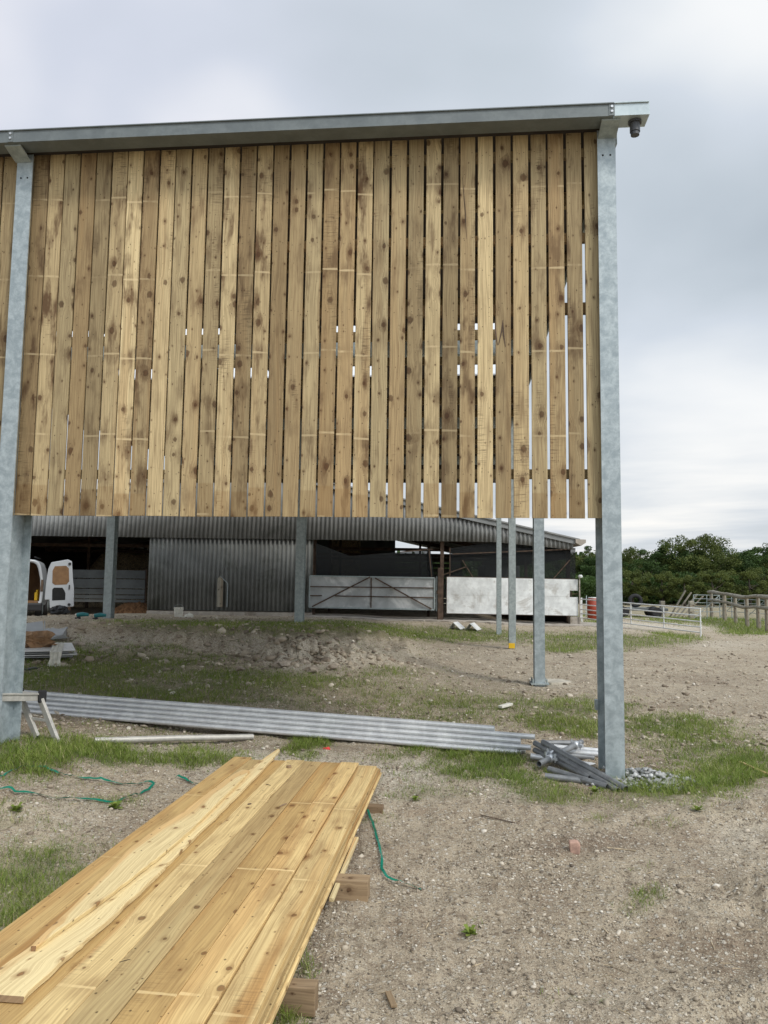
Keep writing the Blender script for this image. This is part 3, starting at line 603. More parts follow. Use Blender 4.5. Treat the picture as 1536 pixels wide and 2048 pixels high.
o1 = MB(); c = Vector(W(.385, -.18, GZB - .006)); o1.tube([c, c - Z3 * .018], .052, 24); o1.tube([c - Z3 * .018, c - Z3 * .09], .04, 24, hollow=True); o1.build('gutter_outlet', M['grey_pipe'], ge)
# cladding boards
def board(mb, p0, al, ac, no, L, wd, th, rnd, seg=1, bow=0.0, twist=0.0, edge=None, mi=0):
    """board starting at p0 (corner of the outer face), running along al, across ac, outer face normal no; arrises eased"""
    p0 = Vector(p0); al = Vector(al); ac = Vector(ac); no = Vector(no); e = min(.003, th * .2)
    prof = [(0, -th + e), (0, -e), (e, 0), (wd - e, 0), (wd, -e), (wd, -th + e), (wd - e, -th), (e, -th)]
    vs = []; at_ = []; n = len(prof); ph1 = random.uniform(0, 6)
    for i in range(seg + 1):
        t = i / seg; s_ = L * t; b1 = bow * sin(pi * t + .3 * ph1) + bow * .3 * sin(5 * t + ph1)
        le, re_ = edge(s_) if edge else (0, wd)
        for (a, d) in prof:
            aa = le + (re_ - le) * (a / wd) if edge else a
            vs.append(p0 + al * s_ + ac * (aa + b1 * .35) + no * (d + b1 + twist * (a / wd - .5) * t)); at_.append((a + max(0, -d) * .9, s_, rnd))
    fs = []
    for i in range(seg):
        for k in range(n): k2 = (k + 1) % n; fs.append((i * n + k, (i + 1) * n + k, (i + 1) * n + k2, i * n + k2))
    mb.add(vs, fs, mi, at_)
    for i in (0, seg):
        ids = list(range(n)); vv = [vs[i * n + k] for k in ids]; mb.add(vv, [tuple(ids) if i else tuple(ids[::-1])], mi, [(at_[i * n + k][0] * 1.0, at_[i * n + k][1] + (at_[i * n + k][0]) * .0, rnd) for k in ids])
def cladding(u_start, n, step, name):
    mb = MB(); nails = []
    for i in range(n):
        u = u_start - i * step; frac = i / max(1, n - 1)
        gap = .0215 - .010 * frac + random.uniform(-.003, .003); lean = random.uniform(-.0012, .0012)
        wd = step - gap; zb = 2.142 + random.uniform(-.004, .003); L = 5.36 - zb
        al = (U3 * lean + Z3).normalized(); rnd = ((i * .6180339 + .137 * (i % 3)) % 1.0)
        rnd = min(.999, max(.001, rnd)); v_ = random.uniform(0, .003)
        board(mb, W(u + gap * .5 - step * 0, v_, zb), al, U3, -V3, L, wd, .022, rnd, 6, random.uniform(-.002, .002))
        for zr in (2.50, 3.87, 4.47, 5.20):
            for s_ in (.25, .75):
                if random.random() < .9:
                    c = Vector(W(u + gap * .5 + wd * s_ + random.uniform(-.006, .006), v_, zr + random.uniform(-.02, .02))); nails.append(c)
    cl = mb.build(name, M['clad'], barn)
    nb = MB()
    for c in nails:
        r_ = .0034; vs = [c - V3 * .0012 + U3 * cos(k * pi / 3) * r_ + Z3 * sin(k * pi / 3) * r_ for k in range(6)]; nb.add(vs, [tuple(range(6))])
    o = nb.build('nail_heads', M['hole'], cl); o['kind'] = 'stuff'
    return cl
cl1 = cladding(.0, 34, .145, 'slatted_cladding')
cladding(-4.93, 34, .145, 'slatted_cladding')
# split and torn knot marks that stand out on two boards near the right
sc_ = MB()
def mark(px, pts, w0):
    P = [Vector(W(onu_, -.003, z)) for onu_, z in pts]
    n = len(P); L_ = []; R_ = []
    for i, q in enumerate(P):
        ww = w0 * sin(pi * (i + .35) / (n - .3)); L_.append(q - U3 * ww); R_.append(q + U3 * ww)
    vs = L_ + R_; sc_.add(vs, [(i, n + i, n + i + 1, i + 1) for i in range(n - 1)])
def uz(px, py):
    r = ray(px, py); t = (O2 @ BV) / (r[:2] @ BV); q = r * t; return float((q[:2] - O2) @ BU), q[2] + EYE
mark(0, [uz(925, 355), uz(928, 390), uz(931, 430), uz(933, 478)], .0035); sc_.build('split_in_board', M['rust'], cl1); sc_ = MB()
for seg_ in ([uz(1006, 640), uz(1003, 664), uz(997, 690)], [uz(1006, 645), uz(1007, 670), uz(1011, 694)], [uz(990, 640), uz(991, 665), uz(995, 690)]): mark(0, seg_, .006)
sc_.build('split_in_board', M['rust'], cl1)
# one short board closing the side eave
sb_ = MB(); board(sb_, W(.262, .0, 4.70), Z3, V3, U3, .72, .13, .022, .31); sb_.build('side_board', M['clad'], barn)
# rails behind the boards
for zr, hh in ((2.50, .075), (3.87, .09), (4.47, .075), (5.20, .075)):
    for u0, u1 in ((-4.76, .11), (-9.78, -4.91)):
        mb = MB(); mb.bar(W(u0, .052, zr), W(u1, .052, zr), .05, hh); mb.build('timber_rail', M['rail'], barn)
# roof: rafters on each frame, timber purlins, dark sheets with translucent rooflights
def RZ(v): return 5.36 + .004 * v
for v in (5.45, 11.1, 16.6):
    mb = MB(); mb.bbox(-9.9, .26, v - .06, v + .06, RZ(v) - .25, RZ(v) - .012); mb.build('rafter', M['galvdull'], barn)
pvs = [1.0, 2.35, 3.7, 5.0, 6.3, 7.75, 9.2, 10.4, 12.4, 13.8, 15.2]
for v in pvs:
    mb = MB(); mb.bar(W(-9.9, v, RZ(v) - .08), W(.26, v, RZ(v) - .08), .07, .14); mb.build('purlin', M['rail'], barn)
for (ua, ub) in ((.252, .262),):
    mb = MB(); mb.prism([W(ub, .0, 5.25), W(ub, 17.4, RZ(17.4) - .1), W(ub, 17.4, RZ(17.4) + .05), W(ub, .0, 5.42)], U3 * .02); mb.build('verge_board', M['galvdull'], barn)
lights = [(-7.3, -6.45), (-5.3, -4.42), (-3.05, -2.4), (-1.05, -.34)]
LV = (4.72, 7.55); SL = (1.95, 2.06)
def rsheet(mb, u0, u1, v0, v1): mb.prism([W(u0, v0, RZ(v0)), W(u1, v0, RZ(v0)), W(u1, v1, RZ(v1)), W(u0, v1, RZ(v1))], (0, 0, .03))
mb = MB(); rsheet(mb, -10.0, .28, -.09, SL[0]); rsheet(mb, -10.0, .28, SL[1], LV[0]); rsheet(mb, -10.0, .28, LV[1], 17.4)
cu = -10.0
for a_, b_ in lights + [(.28, .28)]: rsheet(mb, cu, a_, LV[0], LV[1]); cu = b_
cu = -10.0
for a_, b_ in [(-6.9, -6.8), (-3.9, -3.1), (-1.4, -.2), (.28, .28)]: rsheet(mb, cu, a_, SL[0], SL[1]); cu = b_
mb.build('roof', M['roofdark'], barn)
mb = MB(); mb.bbox(-10.0, .25, 17.36, 17.39, 4.73, RZ(17.4) - .01); mb.build('rear_fascia', M['roofdark'], barn)
for a_, b_ in lights:
    mb = MB(); rsheet(mb, a_ + .003, b_ - .003, LV[0] + .003, LV[1] - .003); mb.build('rooflight', M['rooflight'], barn)
# small bracket low on the corner post and yellow tag at the foot of the inner post
mb = MB(); mb.bbox(.085, .108, .2, .25, .62, .70); mb.build('lug', M['galv'], barn)
c = onz(1024, 1298, q3[2] + .06)
mb = MB(); mb.bbox(.10, .235, 10.985, 10.995, q3[2] + .02, q3[2] + .13); mb.build('protector', M['yellow'], p3)
for px, py, s_ in ((1103, 1367, .26),):
    q = gp(px, py); mb = MB(); n = 14
    ring = [(q.x + s_ * cos(2 * pi * k / n) * random.uniform(.8, 1.2), q.y + s_ * sin(2 * pi * k / n) * random.uniform(.8, 1.1), q.z - .03) for k in range(n)]
    mb.prism(ring, (0, 0, .06)); mb.build('footing', M['chalky'], barn)

# ------------------------------------------------------------------ stack of cladding boards on bearers
FR = np.array(onz(755, 1527, .22)); NRt = np.array(onz(500, 2048, .22))
sd = FR[:2] - NRt[:2]; sd /= np.hypot(*sd); SD = Vector((sd[0], sd[1], 0)); SA = Vector((sd[1], -sd[0], 0))      # along (away), across (to the right)
gs0 = Vector((FR[0], FR[1], 0))
def ST(a, l, z): q = gs0 + SA * a + SD * l; return (q.x, q.y, z)      # a: across from the right edge (negative = left), l: along from far end
BW, TH = .1425, .0225
TOPZ = .215; LAYERS = 4; BOT = TOPZ - LAYERS * TH
boards_top = [
 ('rightmost top board of the timber stack, set short of its neighbours, knotty edge', -.0, -.04, -.012, .17),
 ('second top board from the right edge of the timber stack, pale with greenish sheen', 0, .02, 0, .62),
 ('third top board from the right edge of the timber stack, straw coloured with cross marks', 0, .015, 0, .41),
 ('fourth top board from the right edge of the stack, with long pale green stripe', 0, .0, 0, .83),
 ('fifth top board from the right, with a splintered chip on its edge', 0, .03, 0, .29),
 ('sixth top board from the right, carrying the long brown heartwood stain', 0, .01, 0, .955),
 ('seventh top board from the right, greyer and shaded beside the loose split boards', 0, -.01, 0, .08),
 ('leftmost board on top of the timber stack, weathered darker along the gravel side', 0, .06, 0, .53)]
for i, (lab, da, dl, dz_, rnd) in enumerate(boards_top):
    mb = MB(); a1 = -i * (BW + .0016) - BW - (.004 if i else 0); zt = TOPZ + random.uniform(-.0015, .0025) - (.0 if i else .004)
    p0 = ST(a1, -4.8 + dl, zt); wav = random.uniform(0, 6)
    nick = {4: (2.9, .012), 5: (3.3, .010)}.get(i)
    def edge(s, i=i, nick=nick, wav=wav):
        n_ = nick[1] * exp(-((s - nick[0] - .9) / .05) ** 2) if nick else 0
        return (.0006 * sin(s * 3 + wav), BW - .0006 + .0008 * sin(s * 2.1 + wav) - n_)
    board(mb, p0, SD, SA, Z3, 4.8, BW, TH * .96, rnd, 48, random.uniform(-.002, .003), 0, edge)
    solo(mb, 'timber_board', M['deck'], lab, 'board', ST(a1 + BW / 2, -2.4, zt - TH), 'boards stacked on the ground')
LYN = ['second', 'third', 'lowest']
def LL(ly, i):
    if i == 0: return 'right edge board of the %s layer of the timber stack' % LYN[ly]
    if i == 7: return 'left edge board of the %s layer of the timber stack' % LYN[ly]
    return 'board buried inside the timber stack between the edge boards'
for ly in range(1, LAYERS):
    for i in range(8):
        mb = MB(); jit = (0, .012, .020, .030)[ly] if i == 0 else 0
        a1 = -i * (BW + .0016) - BW + jit; dl = random.uniform(-.05, .05); zt = TOPZ - ly * TH
        board(mb, ST(a1, -4.8 + dl, zt), SD, SA, Z3, 4.8, BW, TH * .93, random.random(), 12, 0)
        solo(mb, 'timber_board', M['deck'], LL(ly - 1, i), 'board', ST(a1 + BW / 2, -2.4, zt - TH), 'boards buried in the stack' if 0 < i < 7 else 'edge boards of the lower layers')
# bearers
for (px, py, hh, ww, lab) in ((765, 1645, .10, .075, 'farthest short timber bearer poking out under the right side of the board stack'),
                          (735, 1806, .10, .10, 'thick brown timber bearer poking out under the middle of the board stack'),
                          (629, 2035, .10, .07, 'nearest timber bearer with clean sawn end poking out under the board stack')):
    q = onz(px, py, BOT - hh); a = (Vector((q[0], q[1], 0)) - gs0).dot(SA); l = (Vector((q[0], q[1], 0)) - gs0).dot(SD)
    mb = MB(); A0 = ST(-1.22, l + ww / 2, BOT - hh / 2 - .001); A1 = ST(a, l + ww / 2, BOT - hh / 2 - .001)
    mb.bar(A0, A1, ww, hh, rnd=random.random())
    solo(mb, 'timber_bearer', M['bearer'], lab, 'timber bearer', ST((a - 1.22) / 2, l + ww / 2, BOT - hh), 'bearers under the board stack', bevel=.003)
# loose boards lying on the stack, traced across its top
def lay(pts_px, z):     # pixel polygon edges -> positions on the stack's top plane
    return [Vector(onz(x, y, z)) for x, y in pts_px]
def ragged(name, left, right, z, th, mat, lab, grp, rnd, rag=.004, sag=0.0):
    Lp = lay(left, z); Rp = lay(right, z); n = 60
    def samp(P, t):
        s = t * (len(P) - 1); i = min(int(s), len(P) - 2); return P[i].lerp(P[i + 1], s - i)
    vs = []; at_ = []; m4 = 4; acc = 0; prev = None
    for i in range(n + 1):
        t = i / n; a = samp(Lp, t); b = samp(Rp, t); c = (a + b) / 2
        if prev is not None: acc += (c - prev).length
        prev = c
        w_ = (b - a).length; ac = (b - a).normalized() if w_ > 1e-5 else Vector((1, 0, 0))
        j1 = (vn(np.array([i * .8]), np.array([z * 40]), 5)[0] - .5) * rag * 2; j2 = (vn(np.array([i * .9]), np.array([z * 91]), 7)[0] - .5) * rag * 2.5
        a2 = a + ac * j1; b2 = b + ac * j2; dzv = Vector((0, 0, sag * sin(pi * t) + .002 * sin(9 * t)))
        for q, u_, d in ((a2 + ac * .002, 0, 0), (b2 - ac * .002, w_, 0), (b2, w_, .003), (b2 - ac * .003, w_, th), (a2 + ac * .003, 0, th), (a2, 0, .003)):
            vs.append(q + dzv - Vector((0, 0, d))); at_.append((u_ + d, acc, rnd))
    fs = []
    for i in range(n):
        for k in range(6): k2 = (k + 1) % 6; fs.append((i * 6 + k, i * 6 + k2, (i + 1) * 6 + k2, (i + 1) * 6 + k))
    mb = MB(); mb.add(vs, fs, 0, at_); mb.add(vs[:6], [(5, 4, 3, 2, 1, 0)], 1, at_[:6]); mb.add(vs[-6:], [(0, 1, 2, 3, 4, 5)], 0, at_[-6:])
    c = (Lp[0] + Rp[-1]) / 2
    return solo(mb, name, [mat, M['bearer']], lab, 'board', (c.x, c.y, z - th), grp)
zt1 = TOPZ + .0225 + .004
ragged('timber_board', [(-70, 1985), (0, 1936), (106, 1862), (215, 1786), (300, 1712), (352, 1668), (430, 1600), (520, 1522), (556, 1497)], [(47, 1993), (140, 1907), (208, 1848), (310, 1753), (345, 1716), (390, 1672), (470, 1594), (545, 1518), (560, 1500)], zt1 - .001, .0215, M['pale'], 'narrow waney board under the pale split one, its tip poking past the stack end', 'loose boards lying on the stack', .62, .004)
zt2 = zt1 + .0205
ragged('timber_board', [(60, 1892), (150, 1808), (215, 1742), (262, 1694), (312, 1656), (360, 1628), (420, 1582), (466, 1549), (484, 1539)], [(72, 1892), (205, 1800), (270, 1750), (330, 1703), (375, 1664), (405, 1634), (441, 1600), (480, 1562), (500, 1541)], zt2, .019, M['pale'], 'pale split board tapering at both ends, lying on top of the timber stack', 'loose boards lying on the stack', .51, .003)
# thin batten leaning along the right side
mb = MB(); A0 = Vector(onz(663, 1800, .10)); A1 = Vector(onz(708, 1690, .12)); d = (A1 - A0) * 1.15; mb.bar(A0, A0 + d, .022, .016, rnd=.3)
solo(mb, 'batten', M['pale'], 'thin pale batten lying on the thick bearer beside the board stack', 'batten', (A0.x, A0.y, .09))
# chips on the boards
def shard(name, px, py, z, L, w_, h, ang_, mat, lab, cat, seed=0):
    q = Vector(onz(px, py, z)); rr = random.Random(seed); n = 7; ring = []
    ca, sa = cos(ang_), sin(ang_)
    for k in range(n):
        t = 2 * pi * k / n; x = cos(t) * L / 2 * rr.uniform(.75, 1.1); y = sin(t) * w_ / 2 * rr.uniform(.7, 1.1); ring.append((q.x + x * ca - y * sa, q.y + x * sa + y * ca, z))
    mb = MB(); mb.prism(ring, (0, 0, h)); return solo(mb, name, mat, lab, cat, (q.x, q.y, z), bevel=min(h, .003) * .5)
shard('wood_offcut', 578, 1536, TOPZ + .002, .045, .03, .02, .3, M['bearer'], 'small dark wood offcut near the far end of the board stack', 'offcut', 1)
shard('bark_chip', 499, 1609, TOPZ + .002, .03, .018, .006, .8, M['rust'], 'dark round bark chip lying on the middle of the boards', 'chip', 2)
shard('wood_splinter', 566, 1611, TOPZ + .003, .10, .018, .006, 1.1, M['bearer'], 'reddish brown splinter lying across the joint of two boards', 'splinter', 3)
shard('twig', 251, 1922, TOPZ + .003, .045, .003, .003, .6, M['hole'], 'short black twig lying on the brown stained board', 'twig', 4)
shard('twig', 537, 1570, TOPZ + .003, .05, .003, .003, 2.4, M['hole'], 'fine forked twig lying near the far end of the stack', 'twig', 5)
# ------------------------------------------------------------------ green strapping
def strap(pts, lab, w_=.017, lift=.012, zs=None):
    P = [gp(*p) for p in pts]; 
    # smooth
    Q = []
    for i in range(len(P) - 1):
        p0, p1, p2, p3 = P[max(i - 1, 0)], P[i], P[i + 1], P[min(i + 2, len(P) - 1)]
        for k in range(8):
            t = k / 8; Q.append(.5 * ((2 * p1) + (-p0 + p2) * t + (2 * p0 - 5 * p1 + 4 * p2 - p3) * t * t + (-p0 + 3 * p1 - 3 * p2 + p3) * t ** 3))
    Q.append(P[-1]); mb = MB(); vs = []; fs = []
    for i, q in enumerate(Q):
        d = (Q[min(i + 1, len(Q) - 1)] - Q[max(i - 1, 0)]); d.z = 0; d.normalize(); n = Vector((-d.y, d.x, 0)); tw_ = .5 * sin(i * .31) + .15 * sin(i * 1.1)
        z = max(gz(q.x + a_ * .03, q.y + b_ * .03) for a_ in (-1, 0, 1) for b_ in (-1, 0, 1)) + lift * .3 + .008 * (1 + sin(i * .45)) * .5; nn = n * cos(tw_) + Z3 * sin(tw_)
        c = Vector((q.x, q.y, z + w_ * .5 * abs(sin(tw_))))
        for s_ in (-1, 1):
            for t_ in (0, 1): vs.append(c + nn * s_ * w_ / 2 + Z3 * t_ * .0012)
    for i in range(len(Q) - 1):
        a = i * 4; b_ = a + 4; fs += [(a + 1, a + 3, b_ + 3, b_ + 1), (a, b_, b_ + 2, a + 2), (a, a + 1, b_ + 1, b_), (a + 2, b_ + 2, b_ + 3, a + 3)]
    mb.add(vs, fs); c = Q[len(Q) // 2]; return solo(mb, 'strapping_tape', M['strap'], lab, 'strapping', (c.x, c.y, gz(c.x, c.y)), 'green strapping tape')
strap([(-70, 1582), (0, 1566), (40, 1545), (85, 1540), (120, 1552), (160, 1561), (215, 1566), (262, 1570), (300, 1565), (306, 1573), (285, 1590), (255, 1605), (205, 1615), (140, 1610), (60, 1600), (0, 1594), (-70, 1588)], 'long loop of green plastic strapping tape lying on the dirt at left')
strap([(352, 1557), (372, 1561), (402, 1573), (440, 1590)], 'short end of green strapping tape reaching under the left side of the boards')
strap([(735, 1632), (752, 1680), (763, 1735), (766, 1762), (800, 1772), (842, 1785)], 'bent green strapping tape lying on dirt right of the board stack', .014)

# ------------------------------------------------------------------ scaffold tubes
TD = .049
a0 = Vector(onz(-60, 1420, .2)); a1v = Vector(onz(1065, 1504, .16)); dv = (a1v - a0); dv.z = 0; dv.normalize(); bk = Vector((-dv.y, dv.x, 0))
endpx = {0: (1040, 1046, 1052, 1040, 1010), 1: (1062, 1030, 1020, 1000), 2: (1045, 1025, 1005), 3: (1068, 1000), 4: (1000,)}
words = ['front', 'second', 'third', 'fourth', 'top']
SAG = lambda x: 0
for ly in range(5):
    for k in range(5 - ly):
        off_ = bk * (TD * k + TD * .5 * ly); zc = TD * .5 + ly * TD * .87
        f_ = (endpx[ly][k] - 1065) / 1125 * 1.0; L = (a1v - a0).length * (1 + f_)
        pts = []
        for i in range(7):
            s = i / 6 * L; q = a0 + dv * s + off_; z = .215 + (.13 - .215) * (s / 5.5) + zc
            pts.append((q.x, q.y, z))
        mb = MB(); mb.tube(pts, TD / 2 * .97, 18, hollow=True)
        lab = ('bright scaffold tube in the ' + ['bottom', 'second', 'third', 'fourth', 'top'][ly] + ' layer of the long tube pile, ' + (['nearest the camera', 'second from the front', 'third from the front', 'fourth from the front', 'at the back'][k] if ly < 4 else 'alone on the crest'))
        solo(mb, 'scaffold_tube', M['tube'], lab, 'scaffold tube', pts[3], 'scaffold tubes in the long pile')
def px_tube(pa, pb, za, zb, r=.024, mat='tubedark', lab='', grp='dark scaffold tubes heaped by the corner post', ext=(0, 0), cps=()):
    A_ = Vector(onz(*pa, za)); B_ = Vector(onz(*pb, zb)); d = (B_ - A_).normalized(); A_ -= d * ext[0]; B_ += d * ext[1]
    c = (A_ + B_) / 2; t = thing('scaffold_tube', lab, 'scaffold tube', (c.x, c.y, min(za, zb) - r), grp)
    mb = MB(); mb.tube([A_, (A_ + B_) / 2, B_], r, 18, hollow=True); mb.build('tube', M[mat], t)
    for f_ in cps:      # swivel coupler clamped on the tube
        q = A_.lerp(B_, f_); mb = MB(); mb.tube([q - d * .028, q - d * .026, q + d * .026, q + d * .028], [r, r + .009, r + .009, r], 14)
        sdv = d.cross(Z3).normalized(); mb.bar(q + sdv * (r + .004), q + sdv * (r + .045), .03, .022); mb.tube([q + sdv * (r + .02) - Z3 * .03, q + sdv * (r + .02) + Z3 * .04], .007, 8)
        mb.tube([q + sdv * (r + .02) + Z3 * .02, q + sdv * (r + .02) + Z3 * .034], .013, 6)
        mb.tube([q - sdv * (r + .015) - Z3 * .03, q - sdv * (r + .015) + Z3 * .045], .007, 8)
        mb.build('coupler', M['bolt'], t)
px_tube((1086, 1484), (1252, 1578), .27, .14, lab='dark scaffold tube sloping down to the foot of the corner post, upper of the pair')
px_tube((1070, 1486), (1236, 1582), .24, .12, lab='dark scaffold tube under the upper one, with a coupler near its raised end', cps=(.24,))
px_tube((1078, 1528), (1163, 1484), .17, .24, lab='short dark tube crossing under the others with a coupler at each end', cps=(.25, .85))
px_tube((1092, 1486), (1150, 1486), .19, .19, lab='short dark tube lying behind the crossing, farthest from the camera')
px_tube((1108, 1494), (1240, 1506), .17, .15, mat='tube', lab='bright tube running behind the corner post at the back of the heap', grp='bright tubes in the heap by the corner post')
px_tube((1120, 1503), (1236, 1512), .15, .14, mat='tube', lab='bright tube in the middle of the heap running behind the corner post', grp='bright tubes in the heap by the corner post')
px_tube((1062, 1512), (1190, 1532), .15, .12, mat='tube', lab='bright tube at the left of the heap starting by the long pile', grp='bright tubes in the heap by the corner post')
px_tube((1120, 1509), (1188, 1516), .16, .14, lab='medium grey tube stub ending left of the corner post')
px_tube((1098, 1538), (1215, 1574), .15, .13, lab='lowest dark tube of the heap half sunk in the grass')
px_tube((1070, 1500), (1180, 1556), .18, .14, lab='dark tube hidden beneath the coupler at the left of the heap')
px_tube((1090, 1552), (1200, 1566), .14, .12, lab='dark tube lying flattest in the grass at the front of the heap')
px_tube((1112, 1500), (1195, 1548), .22, .15, lab='dark tube between the sloping pair and the corner post')
mb = MB(); A_ = gp(189, 1489); B_ = gp(506, 1480); mb.tube([A_ + Z3 * .02, (A_ + B_) / 2 + Z3 * .03, B_ + Z3 * .03], .027, 18, hollow=True)
solo(mb, 'scaffold_tube', M['alu'], 'single pale scaffold tube lying alone in front of the long tube pile', 'scaffold tube', ((A_ + B_) / 2))
# flints heaped at the foot of the post
q0 = Vector(W(.42, -.02, 0)); n = 420; Xs = q0.x + rng.normal(0, .16, n); Ys = q0.y + rng.normal(0, .09, n)
hh = np.exp(-(((Xs - q0.x) / .17) ** 2 + ((Ys - q0.y) / .12) ** 2)) * .09
V_, F_, R_ = stones(Xs, Ys, rng.uniform(.010, .028, n), zg(Xs, Ys) + hh * rng.random(n), rng.uniform(.25, 1, n))
o = big_mesh('gravel', V_, None, F_, {'rnd': R_}, M['flint']); o['kind'] = 'stuff'; o['label'] = 'heap of grey flint stones at the foot of the corner post'; o['category'] = 'gravel'

# ------------------------------------------------------------------ hop-up platform with folding leg (left)
def lift(px, py, Y): q = at(px, py, Y); return Vector(q)
P0, P1 = lift(-60, 1388, 6.35), lift(84, 1388, 6.95); foot = lift(118, 1488, 6.75)
ht = thing('folding_platform', 'worn aluminium folding work platform with black hinge standing in front of the left post', 'work platform', (P0.x, P0.y, gz(P0.x, P0.y)))
dd = (P1 - P0).normalized(); sdv = Vector((-dd.y, dd.x, 0)).normalized()
mb = MB()
for k in range(6): o_ = sdv * (k * .052); mb.bar(P0 + o_, P1 + o_, .048, .012)
mb.bar(P0 - Z3 * .03, P1 - Z3 * .03, .022, .06); mb.bar(P0 + sdv * .27 - Z3 * .03, P1 + sdv * .27 - Z3 * .03, .022, .06)
mb.build('platform_deck', M['alu'], ht, bevel=.002)
for k_, o_ in enumerate((Vector((0, 0, 0)), sdv * .27)):
    mb = MB(); f2 = foot + o_; f2.z = gz(f2.x, f2.y) - .01; top = P1 + o_ - Z3 * .05 - dd * .01
    mb.bar(top, f2, .028, .062); lg = mb.build('leg', M['alu'], ht, bevel=.003)
    fb = MB(); dv2 = (top - f2).normalized(); fb.bar(f2 - dv2 * .002, f2 + dv2 * .02, .034, .068); fb.build('rubber_foot', M['black'], lg)
    hb = MB(); hb.box(top + Z3 * .03 - sdv * (.018 if k_ == 0 else -.018), dd, sdv, Z3, .085, .02, .11); hg = hb.build('hinge', M['black'], ht, bevel=.012)
mb = MB(); mb.bar(foot.lerp(P1, .45), foot.lerp(P1, .45) + sdv * .27, .02, .02); mb.build('cross_bar', M['alu'], ht)
for k_, o_ in enumerate((Vector((0, 0, 0)), sdv * .27)):
    mb = MB(); top = P0 + o_ - Z3 * .05; f2 = top - dd * .1; f2.z = gz(f2.x, f2.y) - .01; mb.bar(top, f2, .028, .062); mb.build('leg', M['alu'], ht)

# ------------------------------------------------------------------ old corrugated barn
YB = 26.0; PT = .146
def bx(px, py, Y=YB): q = at(px, py, Y); return q[0], q[2]
APX = bx(480, 926); EVR = bx(1146, 1079); EVL = (2 * APX[0] - EVR[0], EVR[1])
def roofz(x): return APX[1] + (EVR[1] - APX[1]) * abs(x - APX[0]) / (EVR[0] - APX[0])
ob = thing('old_barn', 'old grey corrugated farm barn with low gable and open bays behind the yard', 'barn', (APX[0], YB, gz(APX[0], YB)))
def corr(mb, x0, x1, zb, zt, Y, amp=.040, th=.008, pitch=PT, thick=True):
    n = max(2, int((x1 - x0) / pitch * 8)); vs = []
    for i in range(n + 1):
        x = x0 + (x1 - x0) * i / n; y = Y + amp * sin(2 * pi * x / pitch)
        b_ = zb(x) if callable(zb) else zb; t_ = zt(x) if callable(zt) else zt
        for yy in (y, y + th):
            vs += [(x, yy, b_), (x, yy, t_)]
    fs = []
    for i in range(n):
        a = i * 4; c = a + 4; fs += [(a, c, c + 1, a + 1), (a + 2, a + 3, c + 3, c + 2), (a, a + 2, c + 2, c), (a + 1, c + 1, c + 3, a + 3)]
    mb.add(vs, fs, 0, None, True)
def valb(x):       # lower edge of the upper sheeting, dropping towards the right corner
    z0 = bx(620, 1079)[1]; xa = bx(985, 1085)[0]; xb = bx(1150, 1100)[0]
    return z0 if x < xa else z0 + (bx(1150, 1100)[1] - z0) * (x - xa) / (xb - xa)
mb = MB(); corr(mb, EVL[0], EVR[0], valb, lambda x: roofz(x) - .05, YB); mb.build('gable_sheeting', M['corr'], ob)
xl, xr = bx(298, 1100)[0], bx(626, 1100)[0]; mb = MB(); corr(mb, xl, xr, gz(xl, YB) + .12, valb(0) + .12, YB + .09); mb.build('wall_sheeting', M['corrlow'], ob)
mb = MB(); mb.wbox(xl, xr, YB + .02, YB + .22, gz((xl + xr) / 2, YB) - .3, gz((xl + xr) / 2, YB) + .13); mb.build('wall_footing', M['concrete'], ob)
for sgn, E_ in ((1, EVR), (-1, EVL)):
    mb = MB(); a_ = Vector((APX[0], YB - .10, APX[1])); e_ = Vector((E_[0] + .08 * sgn, YB - .10, E_[1] - .0))
    mb.prism([a_ + Vector((0, 0, .0)), e_ + Vector((0, 0, 0)), e_ + Vector((0, 0, -.17)), a_ + Vector((0, 0, -.17))], (0, .06, 0)); mb.build('barge_board', M['barge'], ob)
    mb = MB(); L_ = 24
    mb.prism([(APX[0], YB - .15, APX[1] + .06), (E_[0] + .2 * sgn, YB - .15, E_[1] + .02), (E_[0] + .2 * sgn, YB - .15, E_[1] - .03), (APX[0], YB - .15, APX[1] + .01)], (0, L_, 0)); mb.build('roof', M['corr'], ob)
    mb = MB(); x_ = E_[0] + .04 * sgn
    mb.prism([(x_, YB - .22, E_[1] - .0), (x_ + .34 * sgn, YB - .22, E_[1] - .01), (x_ + .34 * sgn, YB - .22, E_[1] - .12), (x_ + .18 * sgn, YB - .22, E_[1] - .22), (x_, YB - .22, E_[1] - .12)], (0, 24, 0)); mb.build('gutter', M['concrete'], ob)
# side and rear walls, posts, floor
gB = gz(0, 30)
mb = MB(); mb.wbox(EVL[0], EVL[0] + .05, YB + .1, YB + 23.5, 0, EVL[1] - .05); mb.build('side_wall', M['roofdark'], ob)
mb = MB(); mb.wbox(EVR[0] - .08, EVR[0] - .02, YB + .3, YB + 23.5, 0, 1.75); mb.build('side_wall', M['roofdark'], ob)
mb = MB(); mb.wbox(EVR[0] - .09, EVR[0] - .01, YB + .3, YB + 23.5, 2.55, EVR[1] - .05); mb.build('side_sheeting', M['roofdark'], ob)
YR = YB + 23.5
def rx(px): return at(px, 1140, YR)[0]
def rz(py, px=900): return at(px, py, YR)[2]
def corr_h(mb, x0, x1, z0, z1, Y, pitch=.3, amp=.05):        # wide horizontal boards
    n = max(2, int((z1 - z0) / pitch))
    for i in range(n):
        a = z0 + (z1 - z0) * i / n; b_ = z0 + (z1 - z0) * (i + 1) / n - .03
        mb.prism([(x0, Y - amp, a), (x1, Y - amp, a), (x1, Y, b_), (x0, Y, b_)], (0, .04, 0))
